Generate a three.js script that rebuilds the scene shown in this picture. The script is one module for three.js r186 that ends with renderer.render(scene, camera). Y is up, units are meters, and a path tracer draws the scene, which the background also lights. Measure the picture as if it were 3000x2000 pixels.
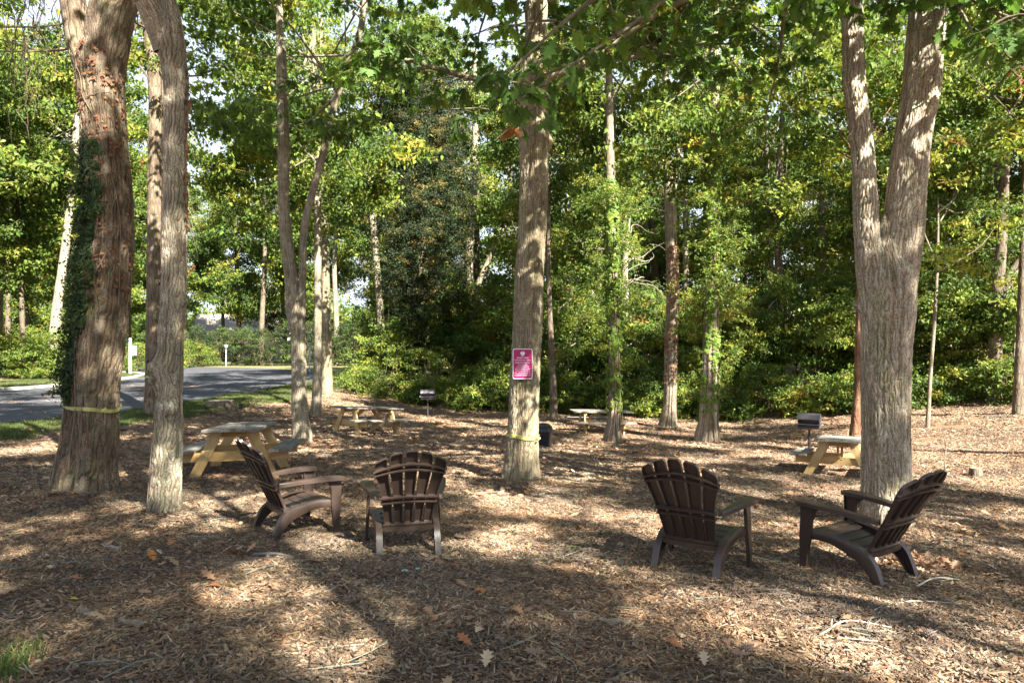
import * as THREE from 'three';
import { mergeGeometries, toCreasedNormals } from 'three/addons/utils/BufferGeometryUtils.js';
import { RoundedBoxGeometry } from 'three/addons/geometries/RoundedBoxGeometry.js';

// ------------------------------------------------------------------ camera, sky, sun, exposure
const renderer = new THREE.WebGLRenderer({ antialias: true });
renderer.toneMapping = THREE.LinearToneMapping;
renderer.toneMappingExposure = 6.7;
renderer.shadowMap.enabled = true;
renderer.shadowMap.type = THREE.PCFSoftShadowMap;
const scene = new THREE.Scene();
const camera = new THREE.PerspectiveCamera(53.13, 1024 / 682, 0.1, 900);
camera.position.set(0, 1.8, 0);
camera.lookAt(0, 1.8, -10);
camera.updateMatrixWorld();

const SUN_EL = 41 * Math.PI / 180, SUN_AZ = 55 * Math.PI / 180;
const SUN = new THREE.Vector3(Math.cos(SUN_EL) * Math.cos(SUN_AZ), Math.sin(SUN_EL), Math.cos(SUN_EL) * Math.sin(SUN_AZ));
{
  const W = 256, H = 128, data = new Float32Array(W * H * 4), v = new THREE.Vector3();
  for (let r = 0; r < H; r++) for (let c = 0; c < W; c++) {
    const el = ((r + 0.5) / H - 0.5) * Math.PI, az = ((c + 0.5) / W - 0.5) * 2 * Math.PI, i = (r * W + c) * 4;
    v.set(Math.cos(el) * Math.cos(az), Math.sin(el), Math.cos(el) * Math.sin(az));
    const t = Math.pow(Math.max(0, v.y), 0.75), ang = Math.acos(Math.min(1, v.dot(SUN))), glow = 1 + 0.9 * Math.exp(-Math.pow(ang / 0.5, 2));
    const hor = [0.245, 0.27, 0.315], zen = [0.068, 0.093, 0.15];
    for (let k = 0; k < 3; k++) data[i + k] = (hor[k] + (zen[k] - hor[k]) * t) * glow;
    data[i + 3] = 1;
  }
  const sky = new THREE.DataTexture(data, W, H, THREE.RGBAFormat, THREE.FloatType);
  sky.mapping = THREE.EquirectangularReflectionMapping; sky.magFilter = THREE.LinearFilter; sky.needsUpdate = true;
  scene.background = sky; scene.environment = sky;
}
const sun = new THREE.DirectionalLight(new THREE.Color(1.0, 0.955, 0.875), 5);
sun.name = 'sun';
sun.position.copy(SUN).multiplyScalar(80).add(new THREE.Vector3(0, 0, -16));
sun.target.position.set(0, 0, -16);
sun.castShadow = true;
Object.assign(sun.shadow.camera, { left: -45, right: 45, top: 45, bottom: -45, near: 1, far: 200 });
sun.shadow.mapSize.set(4096, 4096);
scene.add(sun, sun.target);

// ------------------------------------------------------------------ helpers
const V = (x, y, z) => new THREE.Vector3(x, y, z);
const lerp = THREE.MathUtils.lerp, clamp = THREE.MathUtils.clamp, TAU = Math.PI * 2;
const ss = (a, b, x) => { const t = clamp((x - a) / (b - a), 0, 1); return t * t * (3 - 2 * t); };
function rng(seed) { let a = seed >>> 0; return () => { a = (a + 0x6d2b79f5) | 0; let t = Math.imul(a ^ (a >>> 15), 1 | a); t = (t + Math.imul(t ^ (t >>> 7), 61 | t)) ^ t; return ((t ^ (t >>> 14)) >>> 0) / 4294967296; }; }
const hash2 = (x, y, s) => { let h = Math.imul(x | 0, 374761393) ^ Math.imul(y | 0, 668265263) ^ Math.imul(s | 0, 2147483647 - 12345); h = Math.imul(h ^ (h >>> 13), 1274126177); return ((h ^ (h >>> 16)) >>> 0) / 4294967296; };
// gradient noise with a period, about -0.7..0.7
function pnoise(x, y, px, py, s = 0) {
  const xi = Math.floor(x), yi = Math.floor(y), fx = x - xi, fy = y - yi;
  const w = (v, p) => ((v % p) + p) % p;
  const g = (ix, iy, dx, dy) => { const a = hash2(w(ix, px), w(iy, py), s) * TAU; return Math.cos(a) * dx + Math.sin(a) * dy; };
  const u = fx * fx * fx * (fx * (fx * 6 - 15) + 10), v = fy * fy * fy * (fy * (fy * 6 - 15) + 10);
  return lerp(lerp(g(xi, yi, fx, fy), g(xi + 1, yi, fx - 1, fy), u), lerp(g(xi, yi + 1, fx, fy - 1), g(xi + 1, yi + 1, fx - 1, fy - 1), u), v);
}
function fbm(x, y, px, py, s, oct = 4) { let a = 0, k = 1, f = 1; for (let i = 0; i < oct; i++) { a += k * pnoise(x * f, y * f, px * f, py * f, s + i * 17); k *= 0.5; f *= 2; } return a; }
const big = 1 << 20;
const n2 = (x, y, s = 0, o = 3) => fbm(x, y, big, big, s, o);

function texture(size, f, srgb = true) {
  const d = new Uint8Array(size * size * 4);
  for (let y = 0; y < size; y++) for (let x = 0; x < size; x++) { const c = f(x / size, y / size, x, y), i = (y * size + x) * 4; d[i] = clamp(c[0], 0, 255); d[i + 1] = clamp(c[1], 0, 255); d[i + 2] = clamp(c[2], 0, 255); d[i + 3] = 255; }
  const t = new THREE.DataTexture(d, size, size, THREE.RGBAFormat);
  t.wrapS = t.wrapT = THREE.RepeatWrapping; t.magFilter = THREE.LinearFilter; t.minFilter = THREE.LinearMipmapLinearFilter; t.generateMipmaps = true;
  if (srgb) t.colorSpace = THREE.SRGBColorSpace;
  t.needsUpdate = true;
  return t;
}
const lin = (r, g, b) => new THREE.Color().setRGB(r, g, b);
const std = (o) => new THREE.MeshStandardMaterial(o);

const used = new Map();
function numbered(name) { const n = used.get(name) || 0; used.set(name, n + 1); return n ? name + '_' + String(n).padStart(3, '0') : name; }
function tag(o, label, category, group, kind) {
  if (label) o.userData.label = label;
  if (category) o.userData.category = category;
  if (group) o.userData.group = group;
  if (kind) o.userData.kind = kind;
  return o;
}
function thing(name, label, category, [x, y, z] = [0, 0, 0], turn = 0, group) {
  const o = new THREE.Group(); o.name = numbered(name); scene.add(o);
  o.position.set(x, y, z); o.rotation.y = turn;
  return tag(o, label, category, group);
}
function part(name, geometry, material, parent) {
  const m = new THREE.Mesh(geometry, material); m.name = parent === scene ? numbered(name) : name;
  m.castShadow = m.receiveShadow = true;
  parent.add(m); return m;
}
function stuff(name, geometry, material, matrices, colors, parent) {
  const m = new THREE.InstancedMesh(geometry, material, matrices.length);
  matrices.forEach((q, i) => m.setMatrixAt(i, q));
  if (colors) colors.forEach((c, i) => m.setColorAt(i, c));
  m.name = parent === scene ? numbered(name) : name; m.castShadow = m.receiveShadow = true; m.userData.kind = 'stuff';
  parent.add(m); return m;
}
function dup(root, [x, y, z], turn, label) {
  const base = root.name.replace(/_\d{3}$/, ''), r = root.clone(); r.name = numbered(base); scene.add(r);
  r.userData = { ...root.userData }; r.position.set(x, y, z); r.rotation.y = turn; r.userData.label = label;
  return r;
}
const M4 = (p, q, s) => new THREE.Matrix4().compose(p, q, typeof s === 'number' ? V(s, s, s) : s);
const Q = (x, y, z) => new THREE.Quaternion().setFromEuler(new THREE.Euler(x, y, z, 'YXZ'));

// geometry from closed polygons swept through stations (arrays of Vector3 of equal length), ends capped
function loft(stations, crease = 0.6, capped = true) {
  const n = stations[0].length, pos = [], uv = [], idx = [];
  let v = 0;
  stations.forEach((st, i) => {
    if (i) v += st[0].distanceTo(stations[i - 1][0]);
    let u = 0;
    st.forEach((p, k) => { if (k) u += p.distanceTo(st[k - 1]); pos.push(p.x, p.y, p.z); uv.push(u, v); });
  });
  for (let i = 0; i + 1 < stations.length; i++) for (let k = 0; k < n; k++) {
    const a = i * n + k, b = i * n + (k + 1) % n, c = a + n, d = b + n;
    idx.push(a, b, c, b, d, c);
  }
  if (capped) for (const [row, flip] of [[0, 1], [stations.length - 1, 0]]) {
    const st = stations[row], nrm = V(0, 0, 0);
    for (let k = 0; k < n; k++) nrm.add(st[k].clone().cross(st[(k + 1) % n]));
    const ax = Math.abs(nrm.x), ay = Math.abs(nrm.y), az = Math.abs(nrm.z);
    const flat = st.map((p) => (ax >= ay && ax >= az ? new THREE.Vector2(p.y, p.z) : ay >= az ? new THREE.Vector2(p.x, p.z) : new THREE.Vector2(p.x, p.y)));
    const cw = THREE.ShapeUtils.isClockWise(flat), tris = THREE.ShapeUtils.triangulateShape(cw ? flat.slice().reverse() : flat, []);
    for (const t of tris) {
      let [a, b, c] = t.map((k) => row * n + (cw ? n - 1 - k : k));
      const e = st[b - row * n].clone().sub(st[a - row * n]).cross(st[c - row * n].clone().sub(st[a - row * n]));
      const want = e.dot(nrm) > 0;
      if (want === !!flip) [b, c] = [c, b];
      idx.push(a, b, c);
    }
  }
  const g = new THREE.BufferGeometry();
  g.setAttribute('position', new THREE.Float32BufferAttribute(pos, 3));
  g.setAttribute('uv', new THREE.Float32BufferAttribute(uv, 2));
  g.setIndex(idx);
  // outward if the enclosed volume is positive
  let vol = 0; const P = (k) => V(pos[k * 3], pos[k * 3 + 1], pos[k * 3 + 2]);
  for (let t = 0; t < idx.length; t += 3) vol += P(idx[t]).dot(P(idx[t + 1]).cross(P(idx[t + 2])));
  if (vol < 0) for (let t = 0; t < idx.length; t += 3) [idx[t + 1], idx[t + 2]] = [idx[t + 2], idx[t + 1]];
  g.setIndex(idx);
  return toCreasedNormals(g, crease);
}
// a board with chamfered edges, size in metres, grain (v) along its longest side
const boardCache = new Map();
function board(w, h, l) {
  const key = [w, h, l].join();
  if (!boardCache.has(key)) {
    const c = Math.min(0.004, w * 0.2, h * 0.2), st = [];
    const ring = (z, i) => { const a = w / 2 - i, b = h / 2 - i; return [V(-a + c, -b, z), V(a - c, -b, z), V(a, -b + c, z), V(a, b - c, z), V(a - c, b, z), V(-a + c, b, z), V(-a, b - c, z), V(-a, -b + c, z)]; };
    st.push(ring(-l / 2, c * 0.9), ring(-l / 2 + c, 0), ring(l / 2 - c, 0), ring(l / 2, c * 0.9));
    boardCache.set(key, loft(st, 0.35));
  }
  return boardCache.get(key);
}
function tube(points, radii, seg = 6, steps = 10, uvScale = 1) {
  const curve = new THREE.CatmullRomCurve3(points, false, 'centripetal'), st = [];
  const ref0 = V(0.31, 0.13, 0.94);
  for (let i = 0; i <= steps; i++) {
    const t = i / steps, p = curve.getPoint(t), tg = curve.getTangent(t);
    const f = t * (radii.length - 1), k = Math.min(radii.length - 2, Math.floor(f)), r = lerp(radii[k], radii[k + 1], f - k);
    const ref = Math.abs(tg.dot(ref0)) > 0.9 ? V(1, 0, 0) : ref0;
    const e1 = ref.clone().addScaledVector(tg, -ref.dot(tg)).normalize(), e2 = e1.clone().cross(tg);
    st.push([p, e1, e2, r]);
  }
  const pos = [], nor = [], uv = [], idx = [];
  let L = 0;
  st.forEach(([p, e1, e2, r], i) => {
    if (i) L += p.distanceTo(st[i - 1][0]);
    for (let j = 0; j <= seg; j++) {
      const a = j / seg * TAU, c = Math.cos(a), s = Math.sin(a), n = e1.clone().multiplyScalar(c).addScaledVector(e2, s);
      pos.push(p.x + n.x * r, p.y + n.y * r, p.z + n.z * r); nor.push(n.x, n.y, n.z); uv.push(j / seg * Math.max(1, Math.round(TAU * radii[0] * uvScale)), L * uvScale);
    }
  });
  const n = seg + 1;
  for (let i = 0; i < steps; i++) for (let j = 0; j < seg; j++) { const a = i * n + j; idx.push(a, a + n, a + 1, a + 1, a + n, a + n + 1); }
  const g = new THREE.BufferGeometry();
  g.setAttribute('position', new THREE.Float32BufferAttribute(pos, 3)); g.setAttribute('normal', new THREE.Float32BufferAttribute(nor, 3)); g.setAttribute('uv', new THREE.Float32BufferAttribute(uv, 2)); g.setIndex(idx);
  return g;
}

// ------------------------------------------------------------------ terrain: height of the ground, y up, z = -distance
const TRUNKS = [[-4.96, 7.92, 0.34], [-3.47, 6.82, 0.15], [0.13, 10.22, 0.25], [4.33, 7.88, 0.27], [-4.45, 14.52, 0.2], [2.59, 17.66, 0.2], [5.38, 18.86, 0.3], [5.23, 22.92, 0.28]];
function ground(x, z) {
  const d = -z, p = 1.5 + 0.06 * d + 0.04 * Math.min(x, 9), hm = 2.15 + 0.85 * ss(-10, -2, x), k = 0.15;
  let m = -k * Math.log(Math.exp(-p / k) + Math.exp(-hm / k));
  if (x > 8) m -= 0.13 * Math.min(x - 8, 22) * ss(6, 16, d) ;
  m = Math.max(m, 1.0);
  const road = ss(-8.6, -10.6, x);
  const bumps = 0.03 * n2(x * 0.45, z * 0.45, 5, 2) + 0.022 * n2(x * 1.6, z * 1.6, 9, 2);
  let heap = 0; for (const [tx, td, tr] of TRUNKS) { const q = Math.hypot(x - tx, d - td); if (q < 1.6) heap += 0.07 * Math.exp(-Math.pow(Math.max(0, q - tr) / 0.28, 2)); }
  return 1.8 - m + bumps * (1 - road * 0.9) + heap;
}
const onGround = (x, d) => V(x, ground(x, -d), -d);
function groundNormal(x, z) { const e = 0.06; return V(ground(x - e, z) - ground(x + e, z), 2 * e, ground(x, z - e) - ground(x, z + e)).normalize(); }

// ------------------------------------------------------------------ textures and materials
function barkTexture(seed, ridges, stretch, tones) {
  const S = 1024, height = new Float32Array(S * S), col = new Uint8Array(S * S * 4), bump = new Uint8Array(S * S * 4);
  for (let y = 0; y < S; y++) for (let x = 0; x < S; x++) {
    const u = x / S, v = y / S;
    const w1 = fbm(u * 5, v * 3, 5, 3, seed + 3, 3), w2 = fbm(u * 6, v * 6, 6, 6, seed + 7, 2);
    const n = pnoise(u * ridges + w1 * 0.45, v * stretch + w2 * 0.3, ridges, stretch, seed);
    const m = pnoise(u * ridges * 2 + w2 * 0.8, v * stretch * 2 + w1, ridges * 2, stretch * 2, seed + 31);
    const crack = pnoise(u * ridges * 0.5 + w2, v * stretch * 5 + w1 * 2, ridges / 2, stretch * 5, seed + 51);
    const fine = fbm(u * 64, v * 40, 64, 40, seed + 90, 3);
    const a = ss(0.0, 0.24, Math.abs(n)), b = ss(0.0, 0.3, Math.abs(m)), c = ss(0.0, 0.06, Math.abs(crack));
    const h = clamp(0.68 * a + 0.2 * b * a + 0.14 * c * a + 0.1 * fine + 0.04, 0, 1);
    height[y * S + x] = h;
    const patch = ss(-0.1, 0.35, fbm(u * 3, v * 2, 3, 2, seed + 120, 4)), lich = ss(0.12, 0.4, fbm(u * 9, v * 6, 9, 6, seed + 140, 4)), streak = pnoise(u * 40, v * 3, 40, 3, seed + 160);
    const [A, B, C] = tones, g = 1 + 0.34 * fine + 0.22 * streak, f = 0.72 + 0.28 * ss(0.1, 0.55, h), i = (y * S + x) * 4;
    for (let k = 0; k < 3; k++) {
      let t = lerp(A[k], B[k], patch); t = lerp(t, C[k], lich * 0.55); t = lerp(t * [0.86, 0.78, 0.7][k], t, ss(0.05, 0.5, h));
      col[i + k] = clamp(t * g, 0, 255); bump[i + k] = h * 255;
    }
    col[i + 3] = bump[i + 3] = 255;
  }
  const mk = (d, srgb) => { const t = new THREE.DataTexture(d, S, S, THREE.RGBAFormat); t.wrapS = t.wrapT = THREE.RepeatWrapping; t.magFilter = THREE.LinearFilter; if (srgb) t.colorSpace = THREE.SRGBColorSpace; t.needsUpdate = true; return t; };
  return { map: mk(col, true), bump: mk(bump, false), height, S, sample(u, v) { const x = ((u % 1) + 1) % 1 * S | 0, y = ((v % 1) + 1) % 1 * S | 0; return height[Math.min(y, S - 1) * S + Math.min(x, S - 1)]; } };
}
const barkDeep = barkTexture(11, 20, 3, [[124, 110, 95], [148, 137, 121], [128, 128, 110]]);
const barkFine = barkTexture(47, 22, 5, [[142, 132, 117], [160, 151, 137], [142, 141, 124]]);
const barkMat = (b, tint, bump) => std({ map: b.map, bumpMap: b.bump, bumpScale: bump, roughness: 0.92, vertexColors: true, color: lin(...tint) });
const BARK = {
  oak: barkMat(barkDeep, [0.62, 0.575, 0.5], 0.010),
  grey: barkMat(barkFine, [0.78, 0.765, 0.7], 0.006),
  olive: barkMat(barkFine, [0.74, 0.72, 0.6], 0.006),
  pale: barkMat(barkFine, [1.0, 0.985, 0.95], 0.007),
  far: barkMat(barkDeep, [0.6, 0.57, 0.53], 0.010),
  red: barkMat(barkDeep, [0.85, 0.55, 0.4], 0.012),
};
const leafMat = (o = {}) => new THREE.MeshPhysicalMaterial({ color: 0xffffff, roughness: 0.78, transmission: 0.55, thickness: 0, specularIntensity: 0.35, side: THREE.DoubleSide, vertexColors: true, ...o });
const LEAF = leafMat();
const DRYLEAF = std({ color: 0xffffff, roughness: 0.85, side: THREE.DoubleSide, vertexColors: true });
const GREENS = [[0.085, 0.165, 0.022], [0.12, 0.21, 0.026], [0.17, 0.26, 0.03], [0.23, 0.31, 0.035], [0.3, 0.35, 0.04], [0.07, 0.12, 0.03]];
function leafColor(r, mode = 'wood') {
  let c;
  const k = r();
  if (mode === 'near') c = k < 0.55 ? GREENS[0] : k < 0.85 ? GREENS[1] : k < 0.97 ? GREENS[2] : k < 0.999 ? GREENS[4] : [0.28, 0.13, 0.03];
  else if (mode === 'dark') c = k < 0.45 ? [0.028, 0.055, 0.014] : k < 0.8 ? GREENS[0] : [0.1, 0.12, 0.03];
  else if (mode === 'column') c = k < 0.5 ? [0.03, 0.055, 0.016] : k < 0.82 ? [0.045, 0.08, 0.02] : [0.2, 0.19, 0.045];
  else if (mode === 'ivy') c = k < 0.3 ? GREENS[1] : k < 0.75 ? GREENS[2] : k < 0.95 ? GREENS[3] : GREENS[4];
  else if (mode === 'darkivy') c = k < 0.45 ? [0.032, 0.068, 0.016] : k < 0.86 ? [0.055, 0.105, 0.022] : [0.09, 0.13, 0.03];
  else if (mode === 'autumn') c = k < 0.4 ? GREENS[3] : k < 0.75 ? GREENS[4] : k < 0.92 ? [0.3, 0.26, 0.04] : [0.32, 0.14, 0.03];
  else c = k < 0.22 ? GREENS[0] : k < 0.5 ? GREENS[1] : k < 0.76 ? GREENS[2] : k < 0.9 ? GREENS[3] : k < 0.992 ? GREENS[4] : k < 0.998 ? [0.3, 0.26, 0.03] : [0.26, 0.11, 0.03];
  const j = 0.8 + 0.4 * r();
  return lin(c[0] * j, c[1] * j, c[2] * j);
}

// ------------------------------------------------------------------ leaves
class Soup { // triangles with vertex colours and flat normals
  constructor() { this.p = []; this.c = []; }
  tri(a, b, c, col) { for (const q of [a, b, c]) { this.p.push(q.x, q.y, q.z); this.c.push(...col); } }
  quad(a, b, c, d, col) { this.tri(a, b, c, col); this.tri(a, c, d, col); }
  build() {
    const g = new THREE.BufferGeometry();
    g.setAttribute('position', new THREE.Float32BufferAttribute(this.p, 3)); g.setAttribute('color', new THREE.Float32BufferAttribute(this.c, 3));
    g.computeVertexNormals(); return g;
  }
}
function ovalLeaf(s, m, L, W, col, droop = 0.15) {
  const P = (x, l, y) => V(x * W, y * L - droop * L * l * l, l * L).applyMatrix4(m);
  const b = P(0, 0, 0), t = P(0, 1, 0), m1 = P(0, 0.5, 0), l1 = P(-0.5, 0.42, 0.1), r1 = P(0.5, 0.42, 0.1);
  s.tri(b, m1, l1, col); s.tri(l1, m1, t, col); s.tri(b, r1, m1, col); s.tri(r1, t, m1, col);
}
const OAK = [[0.015, 0], [0.11, 0.13], [0.08, 0.2], [0.26, 0.33], [0.12, 0.42], [0.36, 0.58], [0.15, 0.67], [0.25, 0.84], [0.09, 0.85], [0.0, 1.0]];
function oakLeaf(s, m, L, col, droop = 0.25, fold = 0.12) {
  const P = (x, l) => V(x * L, Math.abs(x) * fold * L - droop * L * l * l, l * L).applyMatrix4(m);
  for (const sd of [-1, 1]) for (let i = 0; i + 1 < OAK.length; i++) {
    const [w0, l0] = OAK[i], [w1, l1] = OAK[i + 1], a = P(0, l0 * 0.98), b = P(sd * w0, l0), c = P(sd * w1, l1), d = P(0, Math.max(l1, l0) * 0.98);
    if (sd > 0) s.quad(a, b, c, d, col); else s.quad(a, d, c, b, col);
  }
}
function twig(s, a, b, r, col) {
  const t = b.clone().sub(a).normalize(), e1 = V(0.3, 0.9, 0.2).cross(t).normalize(), e2 = e1.clone().cross(t);
  for (let k = 0; k < 3; k++) {
    const f = (q, w, rr) => q.clone().addScaledVector(e1, Math.cos(w) * rr).addScaledVector(e2, Math.sin(w) * rr), w0 = k / 3 * TAU, w1 = (k + 1) / 3 * TAU;
    s.quad(f(a, w0, r), f(a, w1, r), f(b, w1, r * 0.5), f(b, w0, r * 0.5), col);
  }
}
function leafClump(seed, n, R, flat, L, W, oak) {
  const s = new Soup(), r = rng(seed);
  const arms = [];
  for (let k = 0; k < 6; k++) { const a = r() * TAU, y = (r() - 0.35) * flat; arms.push(V(Math.cos(a) * R * (0.5 + 0.5 * r()), y * R, Math.sin(a) * R * (0.5 + 0.5 * r()))); }
  for (const a of arms) twig(s, V(0, -0.05 * R, 0), a, 0.006 * (R + 0.4), [2.2, 1.1, 2.2]);
  for (let i = 0; i < n; i++) {
    const a = arms[i % arms.length], t = Math.pow(r(), 0.6), p = a.clone().multiplyScalar(t).add(V((r() - 0.5) * R * 0.62, (r() - 0.5) * R * 0.5 * flat, (r() - 0.5) * R * 0.62));
    const q = Q((r() - 0.25) * 1.9, r() * TAU, (r() - 0.5) * 1.9), k = 0.6 + r() * 0.75, sh = 0.6 + 0.9 * r() * r(), col = [sh * (0.9 + 0.3 * r()), sh, sh * 0.9];
    if (oak) oakLeaf(s, M4(p, q, k), L, col); else ovalLeaf(s, M4(p, q, k), L, W, col, 0.25);
  }
  return s.build();
}
const CLUMP = [1, 2, 3, 4, 5].map((k) => leafClump(100 + k, 74, 0.85, 0.65, 0.17, 0.11));
const SMALLCLUMP = [1, 2, 3, 4].map((k) => leafClump(200 + k, 60, 0.42, 0.7, 0.1, 0.065));
const OAKCLUMP = [1, 2, 3, 4].map((k) => leafClump(300 + k, 40, 0.62, 0.6, 0.2, 0.1, true));
const SPRIG = [1, 2, 3, 4, 5].map((k) => {
  const s = new Soup(), r = rng(400 + k), tip = V((r() - 0.5) * 0.1, -0.03, 0.34);
  twig(s, V(0, 0, 0), tip, 0.005, [1.7, 0.85, 1.7]);
  for (let i = 0; i < 9; i++) {
    const t = i < 5 ? 1 : 0.3 + 0.15 * (i - 5), p = tip.clone().multiplyScalar(t), yaw = (i / 9 - 0.45) * 4.4 + (r() - 0.5) * 0.5;
    const sh = 0.75 + 0.5 * r();
    oakLeaf(s, M4(p, Q(0.25 + (r() - 0.4) * 0.8, yaw, (r() - 0.5) * 0.9), 0.75 + r() * 0.5), 0.17, [sh * (0.92 + 0.2 * r()), sh, sh], 0.25 + 0.2 * r(), 0.1 + 0.2 * r());
  }
  return s.build();
});
const IVYLEAF = (() => { // one five-pointed leaf hanging against a trunk: lies in xy, faces +z
  const s = new Soup(), pts = [[0, 0.1], [0.32, 0.25], [0.52, 0.02], [0.3, -0.2], [0.22, -0.42], [0, -0.62], [-0.22, -0.42], [-0.3, -0.2], [-0.52, 0.02], [-0.32, 0.25]];
  for (let i = 0; i < pts.length; i++) { const a = pts[i], b = pts[(i + 1) % pts.length]; s.tri(V(0, -0.1, 0.1), V(b[0], b[1], 0), V(a[0], a[1], 0), [1, 1, 1]); }
  return s.build();
})();

function foliage(name, variants, points, mode, seed, scale, parent, mat = LEAF) {
  const r = rng(seed), m = [], c = [];
  for (const p of points) { const sc = scale * (0.72 + 0.56 * r()); m.push(M4(p, Q((r() - 0.5) * 0.8, r() * TAU, (r() - 0.5) * 0.8), sc)); c.push(leafColor(r, mode)); }
  return stuff(name, variants[seed % variants.length], mat, m, c, parent);
}

// ------------------------------------------------------------------ trunks
function trunk(pts, o = {}) {
  const { seg = 48, rows = 30, bark = barkDeep, amp = 0.012, flare = 0.28, seed = 1, knots = [], tile = 1, wob = 0.05, rs = 1 } = o;
  pts = pts.map((p) => [p[0], p[1], p[2] * rs, p[3] || 0]);
  const curve = new THREE.CatmullRomCurve3(pts.map((p) => V(p[0], p[1], p[3] || 0)), false, 'centripetal');
  const len = curve.getLength(), N = Math.max(4, Math.ceil(len * rows));
  const us = [0]; for (let i = 1; i < pts.length; i++) us.push(us[i - 1] + Math.hypot(pts[i][0] - pts[i - 1][0], pts[i][1] - pts[i - 1][1], (pts[i][3] || 0) - (pts[i - 1][3] || 0)));
  const total = us[us.length - 1];
  const radius = (t) => { const s = t * total; let k = 0; while (k < us.length - 2 && us[k + 1] < s) k++; const f = ss(0, 1, (s - us[k]) / (us[k + 1] - us[k])); return lerp(pts[k][2], pts[k + 1][2], clamp(f, 0, 1)); };
  const frame = (t) => {
    const p = curve.getPointAt(clamp(t, 0, 1)), tg = curve.getTangentAt(clamp(t, 0, 1)), ref = Math.abs(tg.x) > 0.85 ? V(0, 0, 1) : V(1, 0, 0);
    const e1 = ref.addScaledVector(tg, -ref.dot(tg)).normalize(), e2 = e1.clone().cross(tg);
    return { p, e1, e2, tg };
  };
  const tilesU = Math.max(1, Math.round(TAU * pts[Math.min(2, pts.length - 1)][2] / tile));
  const R = (t, a) => {
    const h = t * len; let r = radius(t);
    r *= 1 + wob * n2(Math.cos(a) * 1.3 + seed * 7, Math.sin(a) * 1.3 + h * 0.7, seed) + wob * 0.8 * n2(Math.cos(a) * 3 + seed, Math.sin(a) * 3 + h * 1.6, seed + 3, 2);
    r += radius(0) * flare * Math.exp(-h / 0.22) * (0.55 + 0.45 * Math.sin(a * 5 + seed) * Math.sin(a * 2 + seed * 2));
    for (const k of knots) { let da = a - k.a; da = Math.atan2(Math.sin(da), Math.cos(da)); const q = Math.pow(da * radius(t) / k.w, 2) + Math.pow((h - k.h) / (k.v || k.w), 2); r += k.amp * Math.exp(-q) * (1 + 0.3 * Math.sin(q * 9)); }
    return r;
  };
  const pos = [], uv = [], idx = [], col = [], n = seg + 1;
  for (let i = 0; i <= N; i++) {
    const t = i / N, f = frame(t), v = t * len / tile;
    for (let j = 0; j <= seg; j++) {
      const a = (j % seg) / seg * TAU, u = j / seg * tilesU, fade = Math.min(1, radius(t) / 0.12);
      const r = R(t, a) + amp * fade * (bark.sample(u, v) - 0.6);
      const d = f.e1.clone().multiplyScalar(Math.cos(a)).addScaledVector(f.e2, Math.sin(a));
      pos.push(f.p.x + d.x * r, f.p.y + d.y * r - (i === 0 ? 0.12 : 0), f.p.z + d.z * r); uv.push(u, v);
      const X = Math.cos(a) * 0.5 + seed * 3.1, Z = Math.sin(a) * 0.5, hh = t * len; // patches of lichen, moss and old stains
      const li = ss(0.12, 0.2, n2(X * 7 + Z * 3, hh * 3 + Z * 6, seed + 61, 4)), mo = ss(0.16, 0.26, n2(X * 4 - Z * 5, hh * 1.3 + Z * 3, seed + 71, 4)), st = ss(0.14, 0.2, n2(X * 9 + Z * 8, hh * 0.5, seed + 81, 3));
      let cr = 1, cg = 1, cb = 1; cr = lerp(cr, 1.16, li); cg = lerp(cg, 1.16, li); cb = lerp(cb, 1.16, li); cr *= lerp(1, 0.8, mo); cg *= lerp(1, 0.84, mo); cb *= lerp(1, 0.72, mo); cr *= lerp(1, 0.72, st); cg *= lerp(1, 0.67, st); cb *= lerp(1, 0.63, st);
      col.push(cr, cg, cb);
    }
  }
  for (let i = 0; i < N; i++) for (let j = 0; j < seg; j++) { const a = i * n + j; idx.push(a, a + n, a + 1, a + 1, a + n, a + n + 1); }
  const g = new THREE.BufferGeometry();
  g.setAttribute('position', new THREE.Float32BufferAttribute(pos, 3)); g.setAttribute('uv', new THREE.Float32BufferAttribute(uv, 2)); g.setAttribute('color', new THREE.Float32BufferAttribute(col, 3)); g.setIndex(idx); g.computeVertexNormals();
  const nr = g.attributes.normal;
  for (let i = 0; i <= N; i++) { const a = i * n, b = a + seg, x = nr.getX(a) + nr.getX(b), y = nr.getY(a) + nr.getY(b), z = nr.getZ(a) + nr.getZ(b), l = Math.hypot(x, y, z) || 1; for (const k of [a, b]) nr.setXYZ(k, x / l, y / l, z / l); }
  const surf = (h, a, off = 0) => { const t = h / len, f = frame(t), d = f.e1.clone().multiplyScalar(Math.cos(a)).addScaledVector(f.e2, Math.sin(a)); return { p: f.p.clone().addScaledVector(d, R(clamp(t, 0, 1), a) + off), n: d, t: f.tg, r: R(clamp(t, 0, 1), a) }; };
  return { g, surf, len, frame, radius };
}
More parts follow.
